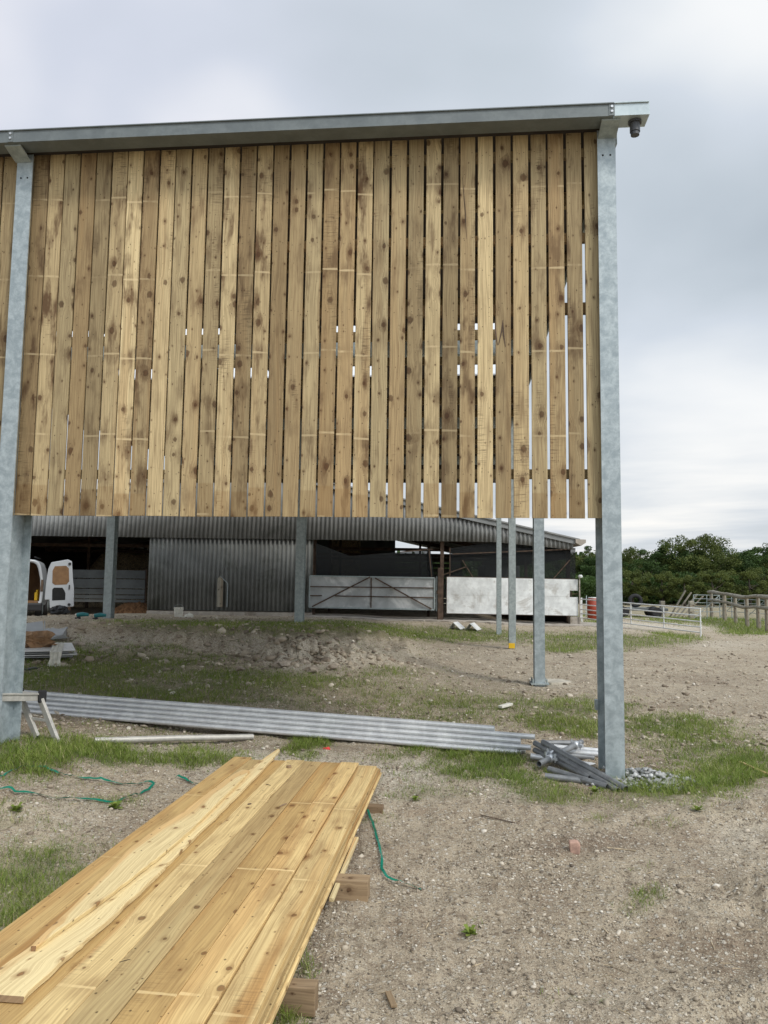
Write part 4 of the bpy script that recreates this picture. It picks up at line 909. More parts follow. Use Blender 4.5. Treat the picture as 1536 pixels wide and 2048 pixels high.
mb = MB(); corr_h(mb, rx(790), rx(925), -.2, rz(1116), YR); corr_h(mb, EVL[0], rx(290), -.2, 1.2, YR); mb.wbox(rx(706), rx(790), YR, YR + .05, -.2, 4.6); mb.wbox(rx(300), rx(668), YR, YR + .05, -.2, 4.8)
mb.wbox(EVL[0], EVR[0], YR - .02, YR + .03, rz(1108), 3.2); mb.build('rear_wall', M['gatedark'], ob)
for x_ in (bx(628, 1100)[0], 2.0, EVR[0] - .12, xl + .1, -13.0):
    for y_ in (YB + .25, YB + 8, YB + 16):
        mb = MB(); mb.wbox(x_ - .06, x_ + .06, y_ - .06, y_ + .06, -.1, roofz(x_) - .2); mb.build('post', M['rust'], ob)
for y_ in (YB + 5, YB + 11, YB + 17):
    mb = MB()
    for sgn in (1, -1): mb.bar((APX[0], y_, APX[1] - .15), (APX[0] + sgn * (EVR[0] - APX[0]), y_, EVR[1] - .15), .1, .2)
    mb.bar((EVL[0], y_, 3.0), (EVR[0], y_, 3.0), .08, .12); mb.build('roof_truss', M['rust'], ob)
# concrete apron in front
mb = MB(); n_ = 40; vs = []
for i in range(n_ + 1):
    x = bx(600, 1240)[0] + (bx(1290, 1240)[0] - bx(600, 1240)[0]) * i / n_; yf = YB - 1.0 - .12 * sin(i * .9) - .06 * sin(i * 2.3)
    z_ = max(gz(x, YB - .9), gz(x, YB + .2)) + .03
    vs += [(x, yf, z_ - .16), (x, yf, z_), (x, YB + 1.2, z_ + .02)]
mb.add(vs, [f for i in range(n_) for f in ((i * 3, i * 3 + 3, i * 3 + 4, i * 3 + 1), (i * 3 + 1, i * 3 + 4, i * 3 + 5, i * 3 + 2))])
o = mb.build('pavement', M['concrete']); o['kind'] = 'structure'
# sheeted gates
def edgebar(mb, a, b_, w_, Y): mb.bar((*a[:1], Y, a[1]), (b_[0], Y, b_[1]), w_, w_)
x0, zt_ = bx(621, 1152); x1, zb_ = bx(868, 1217); zt1 = bx(868, 1156)[1]; zb0 = bx(621, 1214)[1]; zb1 = bx(868, 1219)[1]
gt = thing('sheeted_gate', 'silver sheeted farm gate with rusty diagonal braces under the dark netting', 'gate', ((x0 + x1) / 2, YB - .2, .6))
mb = MB(); mb.prism([(x0, YB - .2, zb0), (x1, YB - .2, zb1), (x1, YB - .2, zt1), (x0, YB - .2, zt_)], (0, .004, 0)); mb.build('gate_sheet', M['gatesilver'], gt)
mb = MB(); Y_ = YB - .225
xm, zm = bx(743, 1153); zmb = bx(743, 1217)[1]
for a, b_ in (((x0, zt_), (x1, zt1)), ((x0, zb0), (x1, zb1)), ((x0, zb0), (x0, zt_)), ((x1, zb1), (x1, zt1)), ((x1 + .07, zb1 - .05), (x1 + .07, zt1 + .05))): edgebar(mb, a, b_, .045, Y_)
mb.build('gate_frame', M['galvdull'], gt)
for a, b_ in (((x0, bx(621, 1173)[1]), (x1, bx(868, 1176)[1])), ((xm - 1.2, bx(700, 1192)[1]), (x1, bx(868, 1195)[1])), ((x0, bx(621, 1191)[1]), (x0 + .42, bx(640, 1191)[1])), ((xm, zmb), (xm, zm))):
    mb = MB(); edgebar(mb, a, b_, .035, Y_ - .004); mb.build('rail', M['rust'], gt)
for a, b_ in (((x0 + .1, zb0 + .02), (xm - .04, zm - .02)), ((xm + .12, zm - .05), (x1 - .1, zb1 + .02))):
    mb = MB(); edgebar(mb, a, b_, .045, Y_ - .04); mb.build('diagonal_brace', M['rust'], gt)
x0, zt_ = bx(893, 1154); x1, zt1 = bx(1153, 1159); zb0 = bx(893, 1226)[1]; zb1 = bx(1153, 1231)[1]
gw = thing('sheeted_gate', 'chipped white sheeted gate panel closing the right bay of the old barn', 'gate', ((x0 + x1) / 2, YB - .2, .5))
mb = MB(); Yg = YB - .18
zmid = bx(1020, 1190)[1]; nx = bx(1137, 1182)[0]; nz0, nz1 = bx(1137, 1194)[1], bx(1137, 1181)[1]
mb.prism([(x0, Yg, zb0), (x1, Yg, zb1), (x1, Yg, nz0), (nx, Yg, nz0), (nx, Yg, zmid), (x0, Yg, zmid)], (0, .005, 0))
mb.prism([(x0, Yg - .006, zmid - .02), (nx, Yg - .006, zmid - .02), (nx, Yg - .006, nz1), (x1, Yg - .006, nz1), (x1, Yg - .006, zt1), (x0, Yg - .006, zt_)], (0, .005, 0))
mb.build('gate_sheet', M['gatewhite'], gw)
mb = MB(); mb.bar((x0, Yg + .03, zb0), (x1, Yg + .03, zb1), .04, .04); mb.bar((x0, Yg + .03, zt_), (x1, Yg + .03, zt1), .04, .04); mb.bar((x0, Yg + .03, zb0), (x0, Yg + .03, zt_), .04, .04)
mb.bar((x1 - .2, Yg + .04, nz0), (x1 - .2, Yg + .04, nz1), .02, .02); mb.bar((nx, Yg + .04, (nz0 + nz1) / 2), (x1, Yg + .04, (nz0 + nz1) / 2), .02, .02); mb.build('gate_frame', M['rust'], gw)
px_ = bx(880, 1136); mb = MB(); gzz = gz(px_[0], YB); mb.wbox(px_[0] - .09, px_[0] + .09, YB - .32, YB - .14, gzz - .2, px_[1]); mb.wbox(px_[0] - .13, px_[0] - .09, YB - .3, YB - .26, 1.3, 1.42)
solo(mb, 'gate_post', M['rust'], 'brown timber gate post between the silver gate and white gate', 'post', (px_[0], YB - .23, gzz), bevel=.01)
px_ = bx(1155, 1159); mb = MB(); gzz = gz(px_[0], YB); mb.tube([(px_[0], YB - .25, gzz - .2), (px_[0], YB - .25, px_[1] + .1)], .022, 10); mb.wbox(px_[0] - .3, px_[0], YB - .2, YB + .1, gzz - .2, zb1 - .04)
solo(mb, 'gate_post', M['concrete'], 'pale pole with block foot at the right corner of the old barn', 'post', (px_[0], YB - .2, gzz))
px_ = bx(1155, 1160); mb = MB(); c = Vector((px_[0] + .02, YB - .3, px_[1] + .12)); mb.tube([c - Z3 * .05, c, c + Z3 * .05], [.05, .085, .05], 12); solo(mb, 'lamp', M['gatewhite'], 'small round white lamp on the corner pole of the old barn', 'lamp', c)
# netting above gates with its steel rods
def net(name, pts, Y, lab):
    mb = MB(); mb.prism([(*(bx(a, b_, Y)[:1]), Y, bx(a, b_, Y)[1]) for a, b_ in pts], (0, .004, 0)); return mb.build(name, M['net'], ob)
net('netting', [(632, 1152), (868, 1154), (861, 1098), (800, 1104), (700, 1112), (632, 1086)], YB + .1, '')
net('netting', [(900, 1153), (1151, 1158), (1151, 1096), (985, 1084), (900, 1097)], YB + .1, '')
for (a, b_) in (((866, 1179), (858, 1097)), ((900, 1172), (900, 1095)), ((925, 1120), (947, 1156)), ((1105, 1160), (1140, 1120)), ((905, 1108), (1150, 1098)), ((868, 1156), (934, 1133)), ((800, 1104), (866, 1098))):
    mb = MB(); q1 = bx(*a); q2 = bx(*b_); mb.bar((q1[0], YB + .03, q1[1]), (q2[0], YB + .03, q2[1]), .03, .03); mb.build('steel_rod', M['rust'], ob)
# dim things inside the barn
def heap(name, mat, x0, x1, y0, y1, z0, h, lab, cat, seed):
    n1, n2 = 60, 30; gx, gy = np.meshgrid(np.linspace(0, 1, n1), np.linspace(0, 1, n2), indexing='ij')
    hz = np.sin(pi * gx) ** .5 * np.sin(pi * gy) ** .6 * h * (.75 + .5 * fbm(gx * 5 + seed, gy * 4, 4, seed)) + (fbm(gx * 40, gy * 30, 2, seed + 5) - .5) * .12
    V_ = np.stack([x0 + (x1 - x0) * gx, y0 + (y1 - y0) * gy, z0 + hz], -1).reshape(-1, 3); i_, j_ = np.meshgrid(np.arange(n1 - 1), np.arange(n2 - 1), indexing='ij')
    F_ = np.stack([i_ * n2 + j_, (i_ + 1) * n2 + j_, (i_ + 1) * n2 + j_ + 1, i_ * n2 + j_ + 1], -1).reshape(-1, 4)
    o = big_mesh(name, V_, F_, None, {}, mat, True); o['label'] = lab; o['category'] = cat; o['kind'] = 'stuff'; return o
heap('straw', M['straw'], -15.5, -9.0, 36, 42, .2, 3.1, 'pale heap of woodchip and straw behind the dark inner gate', 'straw', 3)
heap('soil', M['earth'], bx(205, 1220)[0], bx(296, 1220)[0], YB + .3, YB + 2.2, gz(-8.5, YB) - .1, .45, 'brown soil heaped below the inner gate at the corrugated wall', 'soil', 5)
x0, zt_ = bx(141, 1139, 27.6); x1, _ = bx(291, 1139, 27.6); ig = thing('boarded_gate', 'dark grey gate of wide horizontal boards inside the left bay of the old barn', 'gate', ((x0 + x1) / 2, 27.6, .5))
zb_ = bx(200, 1205, 27.6)[1]; mb = MB(); hs = [1139, 1157, 1177, 1189, 1198, 1205]
for a, b_ in zip(hs[:-1], hs[1:]): mb.wbox(x0, x1, 27.6, 27.63, bx(200, b_, 27.6)[1] + .015, bx(200, a, 27.6)[1] - .015)
mb.build('board_panel', M['gatedark'], ig); mb = MB()
for x_ in (x0, x1, (x0 + x1) / 2): mb.wbox(x_ - .04, x_ + .04, 27.64, 27.7, zb_ - .3, zt_ + .03)
mb.build('gate_frame', M['rust'], ig)
# straw bale stack seen through the right bay
def bale(x, y, z, lx, ly, lz, lab):
    mb = MB(); mb.wbox(x - lx / 2, x + lx / 2, y - ly / 2, y + ly / 2, z, z + lz); 
    for s_ in (-.25, .25): mb.wbox(x + lx * s_ - .01, x + lx * s_ + .01, y - ly / 2 - .01, y + ly / 2 + .01, z, z + lz + .01, 0)
    solo(mb, 'straw_bale', M['straw'], lab, 'straw bale', (x, y, z), 'straw bales in the barn', bevel=.05)
xb_ = at(690, 1120, 44)[0]
for k in range(5): bale(xb_, 44, .2 + k * .82, 1.7, 1.0, .8, ['lowest', 'second', 'third', 'fourth', 'topmost'][k] + ' of the straw bales stacked behind the netting at left')
# a dark feed trailer inside
mb = MB(); xa_, xb2 = at(967, 1140, 40)[0], at(1036, 1140, 40)[0]; z1_ = at(1000, 1131, 40)[2]
mb.wbox(xa_, xb2, 39.5, 42.5, .9, z1_); fx = thing('feed_wagon', 'dark boxy feed wagon standing inside the right bay of the old barn', 'wagon', ((xa_ + xb2) / 2, 41, .2)); mb.build('body', M['gatedark'], fx, bevel=.06)
for x_ in (xa_ + .1, xb2 - .1):
    for y_ in (40.2, 41.9):
        mb = MB(); mb.tube([(x_ - .1, y_, .65), (x_ + .1, y_, .65)], .4, 20); mb.build('wheel', M['rubber'], fx)
mb = MB(); mb.tube([((xa_ + xb2) / 2, 39.5, .75), ((xa_ + xb2) / 2, 38.4, .6)], .05, 8); mb.build('tow_bar', M['rust'], fx)

# ------------------------------------------------------------------ white van with open rear doors
YV = 24.0; vz = gz(-11.3, 24.3); xr_ = at(86, 1180, YV)[0]; xc = xr_ - .90
van = thing('parked_van', 'small white van parked in the left bay with its rear doors wide open', 'van', (xc, YV + 2, vz))
prof = [(.84, .38), (.88, .55), (.90, .95), (.87, 1.25), (.80, 1.62), (.74, 1.76), (.62, 1.83), (.3, 1.86)]
full = [(x, z) for x, z in prof] + [(-x, z) for x, z in prof[::-1]]
secs = [(0, 1, 1), (.25, 1, 1), (2.3, 1, 1), (2.75, .98, .985), (3.3, .93, .68), (3.7, .9, .56), (4.05, .84, .50), (4.15, .78, .42)]
mb = MB(); vs = []; nf = len(full)
for (y_, sx, sz) in secs:
    for (x, z) in full: vs.append((xc + x * sx, YV + y_, vz + min(z, z if z < .9 else z) * (sz if z > .95 else 1)))
fs = [(i * nf + k, i * nf + k + 1, (i + 1) * nf + k + 1, (i + 1) * nf + k) for i in range(len(secs) - 1) for k in range(nf - 1)]
ni = len(vs); inner = [(x * .92 if abs(x) > .5 else x, .55 if z < .5 else (z if z < 1.5 else z - .08)) for x, z in full]
for y_ in (0, 2.4):
    for (x, z) in inner: vs.append((xc + x, YV + y_, vz + z))
fs += [(k, ni + k, ni + k + 1, k + 1) for k in range(nf - 1)]
fs += [(ni + k, ni + nf + k, ni + nf + k + 1, ni + k + 1) for k in range(nf - 1)]
fs += [tuple(range((len(secs) - 1) * nf, len(secs) * nf))]
mb.add(vs, fs, 0, None, True); bd = mb.build('body', M['vanwhite'], van)
mb = MB(); vs = [(xc + x * .9, YV + 2.38, vz + z) for x, z in inner]; mb.add(vs, [tuple(range(nf))]); mb.wbox(xc - .8, xc + .8, YV + .03, YV + 2.4, vz + .5, vz + .56); mb.wbox(xc - .83, xc - .80, YV + .1, YV + 2.3, vz + .6, vz + 1.5); mb.wbox(xc + .80, xc + .82, YV + .1, YV + 2.3, vz + .6, vz + 1.5); mb.build('cargo_lining', M['ply'], van)
mb = MB(); mb.wbox(xc - .9, xc + .9, YV - .12, YV + .12, vz + .25, vz + .50); mb.build('rear_bumper', M['black'], van, bevel=.04)
for s_ in (-1, 1):
    mb = MB(); mb.wbox(xc + s_ * .83, xc + s_ * .90, YV - .012, YV + .05, vz + .85, vz + 1.22); mb.build('tail_light', M['rust'], van, bevel=.01)
    for y_ in (.75, 3.45):
        t = MB(); t.tube([(xc + s_ * .66, YV + y_, vz + .31), (xc + s_ * .86, YV + y_, vz + .31)], .31, 28); wh = t.build('wheel', M['rubber'], van)
        t = MB(); t.tube([(xc + s_ * .80, YV + y_, vz + .31), (xc + s_ * .875, YV + y_, vz + .31)], .19, 20); t.build('rim', M['galvdull'], wh)
    mb = MB(); mb.bar((xc + s_ * .6, YV + .3, vz + 1.93), (xc + s_ * .6, YV + 2.4, vz + 1.93), .05, .03); mb.build('roof_rail', M['black'], van)
def van_door(s_, name='rear_door'):
    # built in the plane y = YV - small, hinged at the body's edge and swung right out; shown from its inner side
    h = xc + s_ * .90; o1 = lambda u, z: (h + s_ * (.06 + u), YV - .06 - u * .25, vz + z)
    out = [(0.0, .60), (.02, 1.15), (.06, 1.55), (.14, 1.76), (.62, 1.86), (.74, 1.80), (.80, 1.2), (.84, .95), (.86, .40), (.16, .34), (.14, .60)]
    mb = MB(); mb.prism([o1(u, z) for u, z in out], (0, .07, 0)); d_ = mb.build(name, M['vanwhite'], van, bevel=.02)
    win = [(.20, 1.12), (.19, 1.50), (.25, 1.64), (.58, 1.66), (.66, 1.58), (.69, 1.18), (.62, 1.08), (.28, 1.06)]
    mb = MB(); mb.prism([Vector(o1(u, z)) - Vector((0, .006, 0)) for u, z in win], (0, .005, 0)); mb.build('window_panel', M['ply'], d_, bevel=.002)
    rec = [(.22, .58), (.21, .92), (.26, .98), (.50, .98), (.56, .90), (.60, .80), (.60, .60)]
    mb = MB(); mb.prism([Vector(o1(u, z)) - Vector((0, .006, 0)) for u, z in rec], (0, .005, 0)); mb.build('door_recess', M['hole'], d_, bevel=.002)
    mb = MB(); c = Vector(o1(.70, 1.0)); mb.bar(c - Vector((0, .02, .07)), c - Vector((0, .02, -.07)), .03, .03); mb.build('door_handle', M['black'], d_)
    for (u, z) in ((.68, 1.72), (.72, .46)):
        mb = MB(); c = Vector(o1(u, z)); mb.tube([c, c - Vector((0, .03, 0))], .045, 12); mb.build('door_buffer', M['black'], d_)
van_door(1); van_door(-1)
mb = MB(); mb.wbox(xc + .48, xc + .58, YV + .35, YV + .6, vz + .565, vz + .82); mb.wbox(xc + .50, xc + .56, YV + .4, YV + .5, vz + .82, vz + .9); solo(mb, 'tool_case', M['yellow'], 'yellow tool case standing inside the rear opening of the white van', 'tool case', (xc + .5, YV + .35, vz + .56), bevel=.015)
# windscreen
vrot = radians(20)
mb = MB(); mb.prism([(xc - .72, YV + 2.80, vz + 1.72), (xc + .72, YV + 2.80, vz + 1.72), (xc + .78, YV + 3.33, vz + 1.22), (xc - .78, YV + 3.33, vz + 1.22)], (0, .01, .012)); mb.build('windscreen', M['black'], van)
pv = Vector((xr_, YV, 0)); dvv = Matrix.Rotation(vrot, 3, 'Z') @ (Vector(van.location) - pv); van.location = (pv.x + dvv.x, pv.y + dvv.y, van.location.z); van.rotation_euler.z = vrot

# ------------------------------------------------------------------ things lying about at the left and in the mid ground
def folded(name, pts, Y, z, lab, mat, cat, th=.004, grp=None):
    pass
def quad3(pix, th, name, mat, lab, cat, grp=None, bevel=0):
    P = [Vector(p) for p in pix]; n_ = (P[1] - P[0]).cross(P[2] - P[0]).normalized(); mb = MB(); mb.prism(P, n_ * th); c = sum(P, Vector()) / len(P)
    return solo(mb, name, mat, lab, cat, (c.x, c.y, min(p.z for p in P)), grp, bevel)
YS = 11.2
def L3(px, py, Y=YS): return Vector(at(px, py, Y * 1.25))
sh = thing('metal_flashing', 'grey metal flashing bent to an upright edge, leaning on the sheet pile at left', 'flashing', L3(70, 1272, 11.6))
mb = MB(); mb.prism([L3(-20, 1256, 11.7), L3(85, 1242, 11.9), L3(88, 1268, 11.5), L3(-20, 1276, 11.4)], (0, .006, .0)); mb.prism([L3(88, 1243, 11.9), L3(90, 1241, 12.0), L3(91, 1270, 11.4), L3(88, 1270, 11.45)], (.004, 0, 0)); mb.build('sheet', M['sheetgrey'], sh)
sh = thing('metal_flashing', 'grey folded metal flashing with angled end, lying behind the crumpled paper', 'flashing', L3(115, 1280, 11.4))
mb = MB(); mb.prism([L3(90, 1257, 12.3), L3(135, 1254, 12.3), L3(124, 1270, 11.3), L3(80, 1272, 11.3)], (0, 0, .005)); mb.prism([L3(80, 1272, 11.3), L3(124, 1270, 11.3), L3(138, 1276, 11.35), L3(84, 1280, 11.2)], (0, .004, 0)); mb.prism([L3(124, 1270, 11.3), L3(135, 1254, 12.3), L3(141, 1276, 12.0)], (.004, 0, 0)); mb.build('sheet', M['sheetgrey'], sh)
g_s = gz(-5.2, 10.9)
g_s = gz(-5.2, 13.2)
for k in range(4):
    zk = g_s + .03 + .03 * k; jx = (0, 8, -9, 4)[k]
    P = [onz(-30, 1322, g_s), onz(146, 1318, g_s), onz(139, 1301, g_s), onz(-30, 1304, g_s)]
    quad3([Vector((p[0] + jx * .008, p[1], zk)) for p in P], .014, 'cladding_sheet', M['sheetgrey' if k % 2 == 0 else 'sheetwhite'], ['lowest', 'second', 'third', 'topmost'][k] + ' sheet of the grey metal sheet pile beside the left post', 'metal sheet', 'metal sheets piled by the left post')
# crumpled paper
def crumple(name, px, py, Y, sx, sy, sz, mat, lab, cat, seed, sub=3, amt=.35):
    import bmesh
    bm = bmesh.new(); bmesh.ops.create_icosphere(bm, subdivisions=sub, radius=1); c = Vector(at(px, py, Y))
    V_ = np.array([v.co[:] for v in bm.verts]); n_ = 1 + amt * 2 * (fbm(V_[:, 0] * 3 + seed + V_[:, 2] * 2, V_[:, 1] * 3 + V_[:, 2] * 3.3, 3, seed) - .5)
    mb = MB(); vs = [(c.x + V_[i, 0] * n_[i] * sx, c.y + V_[i, 1] * n_[i] * sy, c.z + max(-.6, V_[i, 2]) * n_[i] * sz) for i in range(len(V_))]
    mb.add(vs, [tuple(v.index for v in f.verts) for f in bm.faces]); bm.free()
    return solo(mb, name, mat, lab, cat, (c.x, c.y, c.z - sz * .6))
crumple('paper_sack', 62, 1283, onz(62, 1283, g_s + .22)[1], .34, .22, .15, M['paper'], 'crumpled brown paper sack lying on the metal sheets at left', 'paper sack', 3, 3, .8)
zt_c = g_s + .15; cb, cf = Vector(onz(117, 1286, zt_c)), Vector(onz(117, 1304, zt_c)); cf.y -= .10; fo = Vector((cf.x + .01, cf.y - .05, gz(cf.x, cf.y - .05) + .01)); xw = Vector((.095, 0, 0)); cv_ = []; R0 = random.Random(4)
for q_, k_ in ((cb, 1), (cb.lerp(cf, .5), .9), (cf, .95), (cf.lerp(fo, .5), .85), (fo, 1.05)):
    for u_ in np.linspace(-1, 1, 9): cv_.append(q_ + xw * (u_ * k_) + Vector((R0.uniform(-.008, .008), -.018 * (1 + cos(u_ * 9)) * .5 - R0.uniform(0, .012), .018 * (1 + cos(u_ * 9 + 1)) * .5)))
mb = MB(); nn = len(cv_); mb.add(cv_ + [c_ - Vector((0, -.012, .012)) for c_ in cv_], [f for r_ in range(4) for c_ in range(8) for f in ((r_ * 9 + c_, r_ * 9 + c_ + 1, r_ * 9 + c_ + 10, r_ * 9 + c_ + 9), (nn + r_ * 9 + c_, nn + r_ * 9 + c_ + 9, nn + r_ * 9 + c_ + 10, nn + r_ * 9 + c_ + 1))])
solo(mb, 'cloth', M['cloth'], 'off white cloth draped over the front edge of the metal sheets', 'cloth', fo)
crumple('plastic_offcut', 66, 1341, gp(66, 1344).y, .16, .1, .05, M['black'], 'black plastic piece lying in the grass below the sheet pile', 'plastic piece', 8, 2, .5)
# teal power tools by the van

for (px, py, lab, sd_) in ((165, 1237, 'teal cordless tool lying on the ground left of the inner post', 1), (200, 1236, 'teal cordless tool lying right against the inner post foot', 2)):
    q = gp(px, py); q = Vector(at(px, 1232, 17.2)); q.z = gz(q.x, q.y); t = thing('cordless_tool', lab, 'power tool', q, 'teal cordless tools by the van')
    mb = MB(); mb.tube([q + Vector((-.12, 0, .09)), q + Vector((.0, 0, .11)), q + Vector((.13, .02, .10))], [.045, .05, .03], 12); mb.build('motor_housing', M['teal'], t)
    mb = MB(); mb.bar(q + Vector((-.06, 0, .09)), q + Vector((-.10, 0, .02)), .04, .05); mb.build('handle', M['black'], t)
    mb = MB(); mb.box(q + Vector((-.10, 0, .02)), (1, 0, 0), (0, 1, 0), (0, 0, 1), .11, .07, .045); mb.build('battery', M['black'], t, bevel=.006)
crumple('tool_bag', 118, 1222, 21, .25, .2, .14, M['black'], 'black open tool bag lying on the ground behind the van', 'tool bag', 9, 3, .6)
# white buckets and bags on the grass by the corrugated wall
q = Vector(at(357, 1232, 20)); q.z = gz(q.x, q.y); bk_ = thing('bucket', 'dirty pale bucket standing on the grass by the corrugated wall', 'bucket', q)
mb = MB(); mb.tube([q, q + Z3 * .24], [.10, .125], 20, cap=False); mb.tube([q + Z3 * .24, q + Z3 * .02], [.118, .095], 20, cap=False); mb.tube([q + Z3 * .0, q + Z3 * .012], .10, 20); mb.build('body', M['cloth'], bk_)
mb = MB(); mb.tube([q + Vector((cos(a) * .127, 0, .2 + abs(sin(a)) * .12)) for a in np.linspace(0, pi, 12)], .004, 6); mb.build('handle', M['galvdull'], bk_)
for i, (px, py, s_) in enumerate(((338, 1240, .12), (362, 1240, .09), (378, 1236, .11), (357, 1219, .05), (392, 1243, .07), (490, 1243, .10))):
    q = Vector(at(px, py, 19.6)); z_ = gz(q.x, q.y)
    crumple('plastic_bag' if i in (1, 2, 3) else 'chalk_block', px, py, 19.6, s_, s_ * .8, s_ * (1.1 if i in (1, 2) else .6), M['cloth'], ['flat white block at the left of the white bucket', 'crumpled white bag in front of the bucket', 'taller crumpled white bag right of the bucket', 'small white bag stuffed in the top of the bucket', 'pale stone lump right of the white bags', 'flat pale block lying alone on the grass before the corrugated wall'][i], 'bag' if i in (1, 2, 3) else 'block', 20 + i, 2, .5)
# old timber hatch leaning on the corrugated wall
x_, z_ = bx(440, 1155); xb_, zb_ = bx(455, 1215); th_ = thing('timber_hatch', 'old dark timber hatch with pointed top leaning on the corrugated wall', 'hatch', (xb_ - .1, YB - .15, gz(xb_, YB)))
mb = MB(); hp = [bx(434, 1214), bx(436, 1158), bx(441, 1152), bx(447, 1158), bx(446, 1214)]; mb.prism([(a, YB - .08, b_) for a, b_ in hp], (0, .03, 0)); mb.build('board_panel', M['oldwood'], th_)
mb = MB(); a, b_ = bx(455, 1214); mb.bar((a, YB - .1, b_), (a, YB - .06, bx(456, 1167)[1]), .02, .02); mb.bar((a, YB - .07, bx(456, 1167)[1]), (hp[2][0], YB - .07, hp[2][1]), .02, .02); mb.build('wire_frame', M['galvdull'], th_)
# two bent white flashings on the apron
for i, (px, py) in enumerate(((905, 1252), (938, 1252))):
    q = Vector(at(px, py, 23.4)); q.z = gz(q.x, q.y) + .02; w_ = .34
    t = thing('ridge_flashing', ['left', 'right'][i] + ' one of two white angle flashings standing like small tents on the yard edge', 'flashing', q)
    mb = MB(); A = q + Vector((-.12, .1, 0)); Bp = q + Vector((.02, .0, .2)); Cp = q + Vector((.24, -.02, .0)); e_ = Vector((.18, .34, .02))
    mb.prism([Bp, Cp, Cp + e_, Bp + e_], (.0, 0, .006)); mb.prism([A, Bp, Bp + e_, A + e_], (0, 0, .006)); mb.build('sheet', M['sheetwhite'], t)
# loose items
q = gp(1148, 1716); mb = MB()
mb.prism([q + Vector(v) for v in ((-.026, -.022, -.01), (.026, -.03, -.01), (.034, -.024, .038), (.015, -.022, .058), (-.03, -.015, .052))], (.006, .045, .005))
solo(mb, 'brick_fragment', M['brick'], 'broken pink brick fragment standing alone on the gravel at right', 'brick', q, bevel=.006)
for px, py, n_, R_, lab in ((940, 1862, 7, .055, 'small flat weed rosette growing on bare gravel right of the board stack'), (30, 1648, 8, .06, 'broad leaved weed growing at the left edge near the strapping'), (230, 1622, 9, .07, 'leafy weed growing inside the strapping loop'), (1395, 1640, 7, .05, 'small weed growing on dirt below the grass at right'), (830, 1606, 8, .05, 'small weed clump right of the board stack end'), (1190, 1592, 9, .06, 'broad leaved weed growing by the foot of the corner post')):
    q = gp(px, py); V_ = []; F_ = []; R0 = random.Random(px)
    for k in range(n_ * 2):
        a = k * 2.4 + R0.uniform(-.3, .3); L_ = R_ * R0.uniform(.6, 1.1); up = R0.uniform(.15, .9); w_ = L_ * .22; d = Vector((cos(a), sin(a), 0)); n = Vector((-sin(a), cos(a), 0)); o_ = len(V_)
        for t, wf, zf in ((0, .15, 0), (.35, .8, .5), (.7, 1, .85), (1, .05, .8)):
            c = q + d * L_ * t * (1 - up * .3) + Z3 * (L_ * up * zf + .003)
            V_ += [tuple(c + n * w_ * wf), tuple(c - n * w_ * wf)]
        F_ += [(o_ + 2 * i, o_ + 2 * i + 1, o_ + 2 * i + 3, o_ + 2 * i + 2) for i in range(3)]
    V_ = np.array(V_) - np.array(q)[None]; o = big_mesh('weed', V_, np.array(F_), None, {'rnd': np.repeat(np.random.default_rng(px).uniform(.2, .7, n_ * 2), 8)}, M['grass']); o.location = q; o['label'] = lab; o['category'] = 'weed'; o['group'] = 'weeds on the yard'
def stick(px0, py0, px1, py1, r, lab, mat='bearer', cat='stick', flat=True):
    a, b_ = gp(px0, py0), gp(px1, py1); mb = MB(); mb.bar(a + Z3 * (r + .004), b_ + Z3 * (r + .004), r * 2.2, r * (1 if flat else 2)); return solo(mb, 'wooden_stick' if cat == 'stick' else 'offcut', M[mat], lab, cat, (a + b_) / 2, bevel=r * .2)
stick(1480, 1525, 1545, 1560, .012, 'pale timber batten lying in the grass at the right edge', 'pale')
stick(776, 1990, 788, 2022, .011, 'short sawn wood offcut lying on gravel right of the nearest bearer', 'bearer', 'offcut')
stick(1215, 1705, 1272, 1712, .004, 'thin pale stick lying right of the brick fragment', 'straw')
stick(962, 1638, 1030, 1655, .004, 'thin dark stick lying on the bare dirt in the middle', 'rust')
stick(1000, 1420, 1022, 1416, .03, 'scrap of pale bark lying on the mid ground near the inner post', 'cloth', 'offcut')
q = gp(653, 1500); crumple('red_scrap', 653, 1498, q.y, .028, .02, .018, M['red'], 'small crumpled red scrap beside the grass tuft', 'scrap', 51, 2, .9)
# larger rocks in the rubble
rk = [(590, 1313, 11), (648, 1322, 13), (566, 1330, 12), (625, 1340, 10), (540, 1322, 9), (665, 1335, 8), (212, 1307, 13), (248, 1306, 10), (262, 1304, 8), (318, 1310, 9), (155, 1290, 10), (140, 1298, 8), (330, 1325, 7), (480, 1338, 7), (435, 1330, 7), (606, 1326, 9)]
lab_rk = ['pale angular rock on the crest of the rubble mound', 'rounded pinkish rock at the right end of the rubble mound', 'flat rock at the front left of the rubble mound', 'rock at the foot of the rubble mound, nearest the camera', 'rock at the left end of the rubble mound', 'small rock at the right foot of the rubble mound',
          'broad pale rock in the left grass, left of a pair', 'pale rock in the left grass, middle of three', 'low pale rock in the left grass, right of three', 'lone pale rock right of the three in the grass', 'rock beside the grey metal sheets, farther one', 'rock beside the grey metal sheets, nearer one', 'small rock in the grass below the lone pale rock', 'small rock on dirt left of the rubble mound', 'small rock far left of the rubble mound', 'rock in the centre of the rubble mound']
for i, (px, py, s_) in enumerate(rk):
    q = gp(px, py + 6); r_ = s_ * q.y / F
    crumple('rock', px, py, q.y, r_ * 1.5, r_ * 1.2, r_ * .8, M['rock'], lab_rk[i], 'rock', 60 + i, 2, .7)['group'] = 'rocks in the yard'
# dark scraps, the red object and right post foot rubbish
q = gp(1010, 1262)
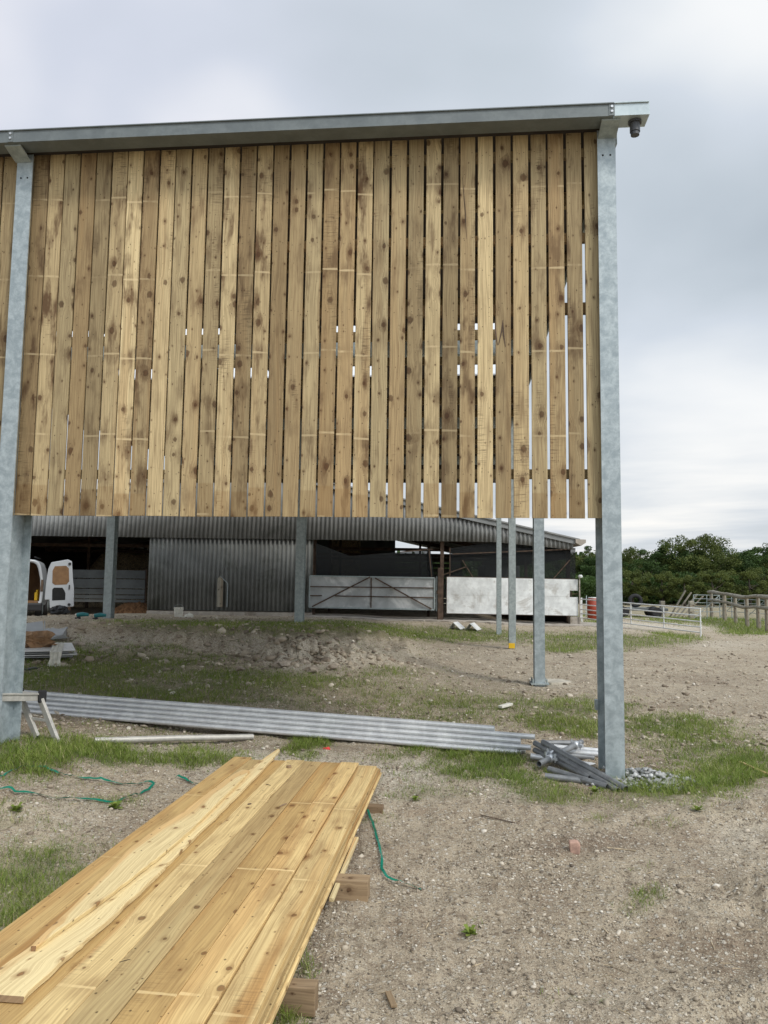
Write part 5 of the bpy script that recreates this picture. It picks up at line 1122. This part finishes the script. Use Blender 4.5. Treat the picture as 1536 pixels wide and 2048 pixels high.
# ------------------------------------------------------------------ right background : gate, drum, corral, hurdles, trees
GA, GBp = Vector(at(1403, 1275, 26)), Vector(at(1160, 1240, 33))
GA.z = gz(GA.x, GA.y); 
fg = thing('field_gate', 'white tubular field gate with five bars standing across the yard entrance', 'gate', (GA + GBp) / 2)
def gpt(t, h): q = GA.lerp(GBp, t); a = at(1403, 1275, 26)[2]; b_ = at(1160, 1243, 33)[2]; return Vector((q.x, q.y, a + (b_ - a) * t + h))
HG = .95
for h in (.16, .34, .52, .72, HG):
    mb = MB(); mb.tube([gpt(.0, h), gpt(.5, h), gpt(1, h)], .022, 8); mb.build('rail', M['fieldgate'], fg)
for t in (0.004, .26, .52, .76, .996):
    mb = MB(); mb.tube([gpt(t, .0 if t < .01 else .14), gpt(t, HG)], .024, 8); mb.build('upright', M['fieldgate'], fg)
q = gpt(.0, 0)
q1 = Vector(at(1163, 1241, 33.5)); mb = MB(); mb.tube([q1 - Z3 * .2, q1 + Z3 * .98], .04, 10); solo(mb, 'gate_post', M['fieldgate'], 'white post carrying the left end of the field gate', 'post', q1)
q1 = Vector(at(1186, 1240, 36)); q1.z = gz(q1.x, q1.y); dr = thing('drum', 'red orange plastic drum standing behind the left end of the field gate', 'drum', q1)
mb = MB(); mb.tube([q1, q1 + Z3 * .04, q1 + Z3 * .35, q1 + Z3 * .37, q1 + Z3 * .7, q1 + Z3 * .72, q1 + Z3 * .95, q1 + Z3 * 1.0], [.22, .25, .25, .26, .26, .25, .25, .2], 24); mb.build('body', M['redorange'], dr)
mb = MB(); mb.tube([q1 + Vector((0, 0, 1.0)), q1 + Vector((0, 0, 1.04))], [.22, .21], 24); mb.build('lid', M['fieldgate'], dr)
mb = MB(); a = Vector(at(1172, 1232, 34)); b_ = Vector(at(1173, 1192, 35)); mb.bar(a, b_, .03, .05); solo(mb, 'pole', M['galvdull'], 'thin pole leaning beside the red orange drum', 'pole', a)
# wagon with wheels behind gate (grey), concrete trough
q1 = Vector(at(1262, 1232, 42)); q1.z = gz(q1.x, q1.y); tl_ = thing('farm_trailer', 'low grey flatbed trailer loaded with scrap behind the field gate', 'trailer', q1)
mb = MB(); mb.wbox(q1.x - 1.6, q1.x + 1.7, q1.y - .9, q1.y + .9, q1.z + .35, q1.z + .5); mb.build('bed', M['gatedark'], tl_, bevel=.02)
for s_ in (-.8, .9):
    mb = MB(); mb.tube([(q1.x + s_, q1.y - .95, q1.z + .3), (q1.x + s_, q1.y - .75, q1.z + .3)], .3, 20, hollow=True); wh = mb.build('wheel', M['rubber'], tl_)
    mb = MB(); mb.tube([(q1.x + s_, q1.y - .97, q1.z + .3), (q1.x + s_, q1.y - .76, q1.z + .3)], .15, 16); mb.build('rim', M['galvdull'], wh)
mb = MB(); mb.wbox(q1.x - 1.6, q1.x - 1.5, q1.y - .9, q1.y + .9, q1.z + .5, q1.z + 1.0); mb.build('headboard', M['rust'], tl_)
mb = MB(); ring = [Vector((q1.x + .25 + .30 * cos(t), q1.y, q1.z + .87 + .27 * sin(t))) for t in np.linspace(0, 2 * pi, 28)]; mb.tube(ring, .10, 12, cap=False); solo(mb, 'tyre', M['rubber'], 'old dark tyre standing upright on the grey farm trailer', 'tyre', (q1.x + .25, q1.y, q1.z + .5))
for k in range(4):
    a = Vector((q1.x + 2.1 + k * .22, q1.y, q1.z)); mb = MB(); mb.bar(a, a + Vector((1.0 + .1 * k, .3, 1.45 - .1 * k)), .09, .05); solo(mb, 'plank', M['oldwood'], ['first', 'second', 'third', 'fourth'][k] + ' weathered plank from the left leaning beside the farm trailer', 'plank', a, 'planks leaning by the trailer')
for k, (px, lab) in enumerate(((1325, 'stout timber post right of the leaning planks'), (1383, 'timber post left of the corral with a metal hurdle tied to it'))):
    q1 = Vector(at(px, 1235, 42 - k * 2)); zt_ = at(px, 1202, 42 - k * 2)[2]; mb = MB(); mb.wbox(q1.x - .12, q1.x + .12, q1.y - .12, q1.y + .12, gz(q1.x, q1.y) - .2, zt_); solo(mb, 'fence_post', M['oldwood'], lab, 'post', (q1.x, q1.y, gz(q1.x, q1.y)), bevel=.02)
# metal hurdles
def hurdle(pa, pb, Ya, Yb, h, lab):
    a, b_ = Vector(at(*pa, Ya)), Vector(at(*pb, Yb)); a.z = gz(a.x, a.y) + .05; b_.z = gz(b_.x, b_.y) + .05; t_ = thing('metal_hurdle', lab, 'hurdle', (a + b_) / 2, 'galvanised sheep hurdles')
    for k in range(6):
        mb = MB(); z_ = Z3 * (h * (k / 5) ** .8); mb.tube([a + z_, b_ + z_], .018, 6); mb.build('rail', M['galvdull'], t_)
    for f_ in (0, .5, 1):
        q = a.lerp(b_, f_); mb = MB(); mb.tube([q - Z3 * .05, q + Z3 * h], .022, 6); mb.build('upright', M['galvdull'], t_)
    mb = MB(); mb.tube([a, b_ + Z3 * h], .016, 6); mb.build('diagonal_brace', M['galvdull'], t_)
hurdle((1388, 1232), (1440, 1235), 40, 41, 1.2, 'metal hurdle between the lone post and the corral corner')
hurdle((1440, 1232), (1490, 1238), 43, 40, 1.2, 'metal hurdle inside the corral seen between its left posts')
hurdle((1490, 1236), (1540, 1240), 40, 38, 1.2, 'metal hurdle inside the corral seen between its right posts')
# corral of rough poles
cr = thing('corral_fence', 'weathered timber corral fence with two rough pole rails at the right edge', 'fence', at(1490, 1255, 34))
C0, C1 = (1421, 1238, 42), (1560, 1272, 29.5)
def cpt(t, h):
    # straight fence line in plan between the two ends
    a, b_ = Vector(at(*C0)), Vector(at(*C1)); q = a.lerp(b_, t); return Vector((q.x, q.y, gz(q.x, q.y) + h))
def t_of(px):
    lo, hi = -.2, 1.2
    for _ in range(30):
        m_ = (lo + hi) / 2; q = cpt(m_, .5)
        if proj(q.x, q.y, q.z)[0] < px: lo = m_
        else: hi = m_
    return lo
for px in (1423, 1449, 1471, 1494, 1517, 1534, 1550):
    t = t_of(px); q = cpt(t, 0); mb = MB(); r_ = random.uniform(.075, .10); mb.tube([q - Z3 * .2, q + Z3 * .6, q + Z3 * (1.32 + random.uniform(-.03, .08))], [r_ * 1.05, r_, r_ * .95], 10); mb.build('post', M['oldwood'], cr)
for (h, r_) in ((1.36, .085), (.93, .075)):
    pts = []
    for i in range(13): t = i / 12; q = cpt(t, h + .05 * sin(t * 7 + h) + .02 * sin(t * 19)); pts.append(q + Vector((-.09, -.06, 0)))
    mb = MB(); mb.tube(pts, [r_ * (1 + .15 * sin(i * 1.3)) for i in range(13)], 10); mb.build('pole_rail', M['oldwood'], cr)

# ------------------------------------------------------------------ trees
def crown_mesh(name, seed, W_, H_, n_cl, n_lf, mat, leaf=.13):
    r = np.random.default_rng(seed); cs = []; 
    while len(cs) < n_cl:
        p = r.uniform(-1, 1, 3); d = np.linalg.norm(p)
        if .35 < d < 1 and p[2] > -.75: cs.append(p * (1 + .15 * r.normal()))
    cs = np.array(cs); cs[:, 0] *= W_ / 2; cs[:, 1] *= W_ / 2; cs[:, 2] = cs[:, 2] * H_ * .42 + H_ * .52
    rad = r.uniform(.35, .85, n_cl) * W_ / 6.5; n = n_cl * n_lf; ci = np.repeat(np.arange(n_cl), n_lf)
    d = r.normal(size=(n, 3)); d /= np.linalg.norm(d, axis=1)[:, None]; d[:, 2] *= .75
    P = cs[ci] + d * (rad[ci] * r.uniform(.55, 1.1, n))[:, None]
    a = r.normal(size=(n, 3)); a /= np.linalg.norm(a, axis=1)[:, None]; nn = d + r.normal(size=(n, 3)) * .5; b_ = np.cross(a, nn); b_ /= np.linalg.norm(b_, axis=1)[:, None]
    s = leaf * r.uniform(.6, 1.3, n)[:, None]
    V_ = np.stack([P - a * s * .7, P + b_ * s * .4, P + a * s * .7, P - b_ * s * .4], 1).reshape(-1, 3); q = np.arange(n)[:, None] * 4 + np.arange(4)[None]
    tone = np.repeat(r.uniform(0, 1, n_cl), n_lf) * .55 + r.random(n) * .45
    o = big_mesh(name, V_, q, None, {'rnd': np.repeat(tone, 4)}, mat); return o, cs
def trunk_obj(name, H_, cs, seed, thick):
    r = random.Random(seed); mb = MB(); top = H_ * .72
    pts = [Vector((0, 0, -.3)), Vector((r.uniform(-.1, .1), r.uniform(-.1, .1), H_ * .25)), Vector((r.uniform(-.2, .2), r.uniform(-.2, .2), H_ * .5)), Vector((r.uniform(-.3, .3), 0, top))]
    mb.tube(pts, [thick, thick * .75, thick * .5, thick * .2], 8)
    for c in cs[::max(1, len(cs) // 14)]:
        s_ = pts[1].lerp(pts[2], r.random()); mb.tube([s_, (s_ + Vector(c)) / 2 + Vector((0, 0, -.2)), Vector(c)], [thick * .3, thick * .18, thick * .06], 5)
    return mb.build(name, M['bark'])
protos = []
for k, (W_, H_, nc, nl, mt) in enumerate(((6.5, 6.8, 95, 230, 'leaf'), (5.4, 6.0, 80, 220, 'leaf'), (7.5, 7.4, 110, 230, 'leafy'), (4.6, 4.6, 65, 200, 'leafy'))):
    cobj, cs = crown_mesh('crown', 100 + k, W_, H_, nc, nl, M[mt]); tobj = trunk_obj('trunk', H_, cs, k, .22); protos.append((cobj, tobj)); 
used = set()
def tree(px, Y, k, sc, lab, topy=None):
    q = at(px, 1210, Y); z_ = gz(q[0], q[1]) if Y < 90 else 0.0; H0 = (6.8, 6.0, 7.4, 4.6)[k]
    if topy: sc = (at(px, topy, Y)[2] - z_) / (H0 * .96)
    t = thing('broadleaf_tree', lab, 'tree', (q[0], q[1], z_), 'trees along the field edge')
    t.rotation_euler.z = random.uniform(0, 6.28); s_ = sc; t.scale = (s_ * random.uniform(.95, 1.15), s_ * random.uniform(.95, 1.15), s_)
    for pr in protos[k]:
        if pr.name in used: c = pr.copy(); C.objects.link(c)
        else: c = pr; used.add(pr.name)
        c.parent = t
TR = [(1172, 84, 3, 1, 'low olive tree just right of the old barn corner', 1104), (1205, 80, 1, 1, 'dark tree partly hidden by the steel corner post', 1098), (1248, 82, 2, 1, 'yellowish green tree just right of the steel corner post', 1094),
      (1292, 78, 1, 1, 'dark low tree in the dip of the tree line', 1110), (1345, 80, 0, 1, 'tall tree left of the highest crown, sky showing through it', 1084), (1395, 79, 2, 1, 'highest tree crown of the whole tree line', 1068),
      (1438, 82, 0, 1, 'tall dark tree just right of the highest crown', 1086), (1478, 80, 1, 1, 'dark tree in the lower gap near the right edge', 1106), (1520, 78, 0, 1, 'tree whose crown rises at the right edge', 1092), (1570, 80, 2, 1, 'large tree cut by the right edge of the view', 1080),
      (1640, 80, 0, 1, 'tree standing just beyond the right edge', 1090), (1325, 70, 3, 1, 'bushy low tree before the tall trees, right of the gate post', 1142), (1425, 68, 3, 1, 'olive bush-like tree in front of the highest crown', 1140), (1500, 68, 3, 1, 'light green bushy tree behind the corral', 1135),
      (1265, 70, 3, 1, 'bushy low tree behind the farm trailer', 1140), (1370, 68, 3, 1, 'small round tree behind the lone timber post', 1150), (1110, 88, 0, 1, 'tree glimpsed through the netting at the right bay', 1100), (1060, 90, 1, 1, 'tree glimpsed through netting behind the white gate', 1105), (1020, 92, 2, 1, 'farther tree glimpsed through netting beside the wagon', 1108), (955, 95, 3, 1, 'small distant tree seen through the barn rear opening', 1148)]
for a in TR: tree(a[0], a[1], a[2], a[3], a[4], a[5])
# undergrowth and farther wood as one mass
def thicket(name, x0, x1, y0, y1, h, n, seed, lab, mat, leaf=.3):
    r = np.random.default_rng(seed); X_ = r.uniform(x0, x1, n); Y_ = r.uniform(y0, y1, n); hh = h * (.55 + .6 * fbm(X_ * .22, Y_ * .22, 3, seed)); Zc = r.uniform(0, 1, n) ** .7 * hh
    P = np.stack([X_, Y_, Zc], 1); a = r.normal(size=(n, 3)); a /= np.linalg.norm(a, axis=1)[:, None]; b_ = np.cross(a, r.normal(size=(n, 3))); b_ /= np.linalg.norm(b_, axis=1)[:, None]; s = leaf * r.uniform(.5, 1.3, n)[:, None]
    V_ = np.stack([P - a * s * .7, P + b_ * s * .45, P + a * s * .7, P - b_ * s * .45], 1).reshape(-1, 3); q = np.arange(n)[:, None] * 4 + np.arange(4)[None]
    tone = np.clip(fbm(X_ * .6, Zc * 1.1 + Y_ * .3, 3, seed + 2) * 1.3 - .25 + r.random(n) * .3, 0, 1)
    o = big_mesh(name, V_, q, None, {'rnd': np.repeat(tone, 4)}, M[mat]); o['kind'] = 'stuff'; o['label'] = lab; o['category'] = 'undergrowth'
thicket('undergrowth', 8, 75, 72, 88, 3.3, 170000, 5, 'dark undergrowth and hedge filling the foot of the tree line', 'leaf', .2)
thicket('far_wood', -60, 110, 100, 125, 6.2, 60000, 6, 'far belt of dark woodland behind the trees', 'leaf', .6)
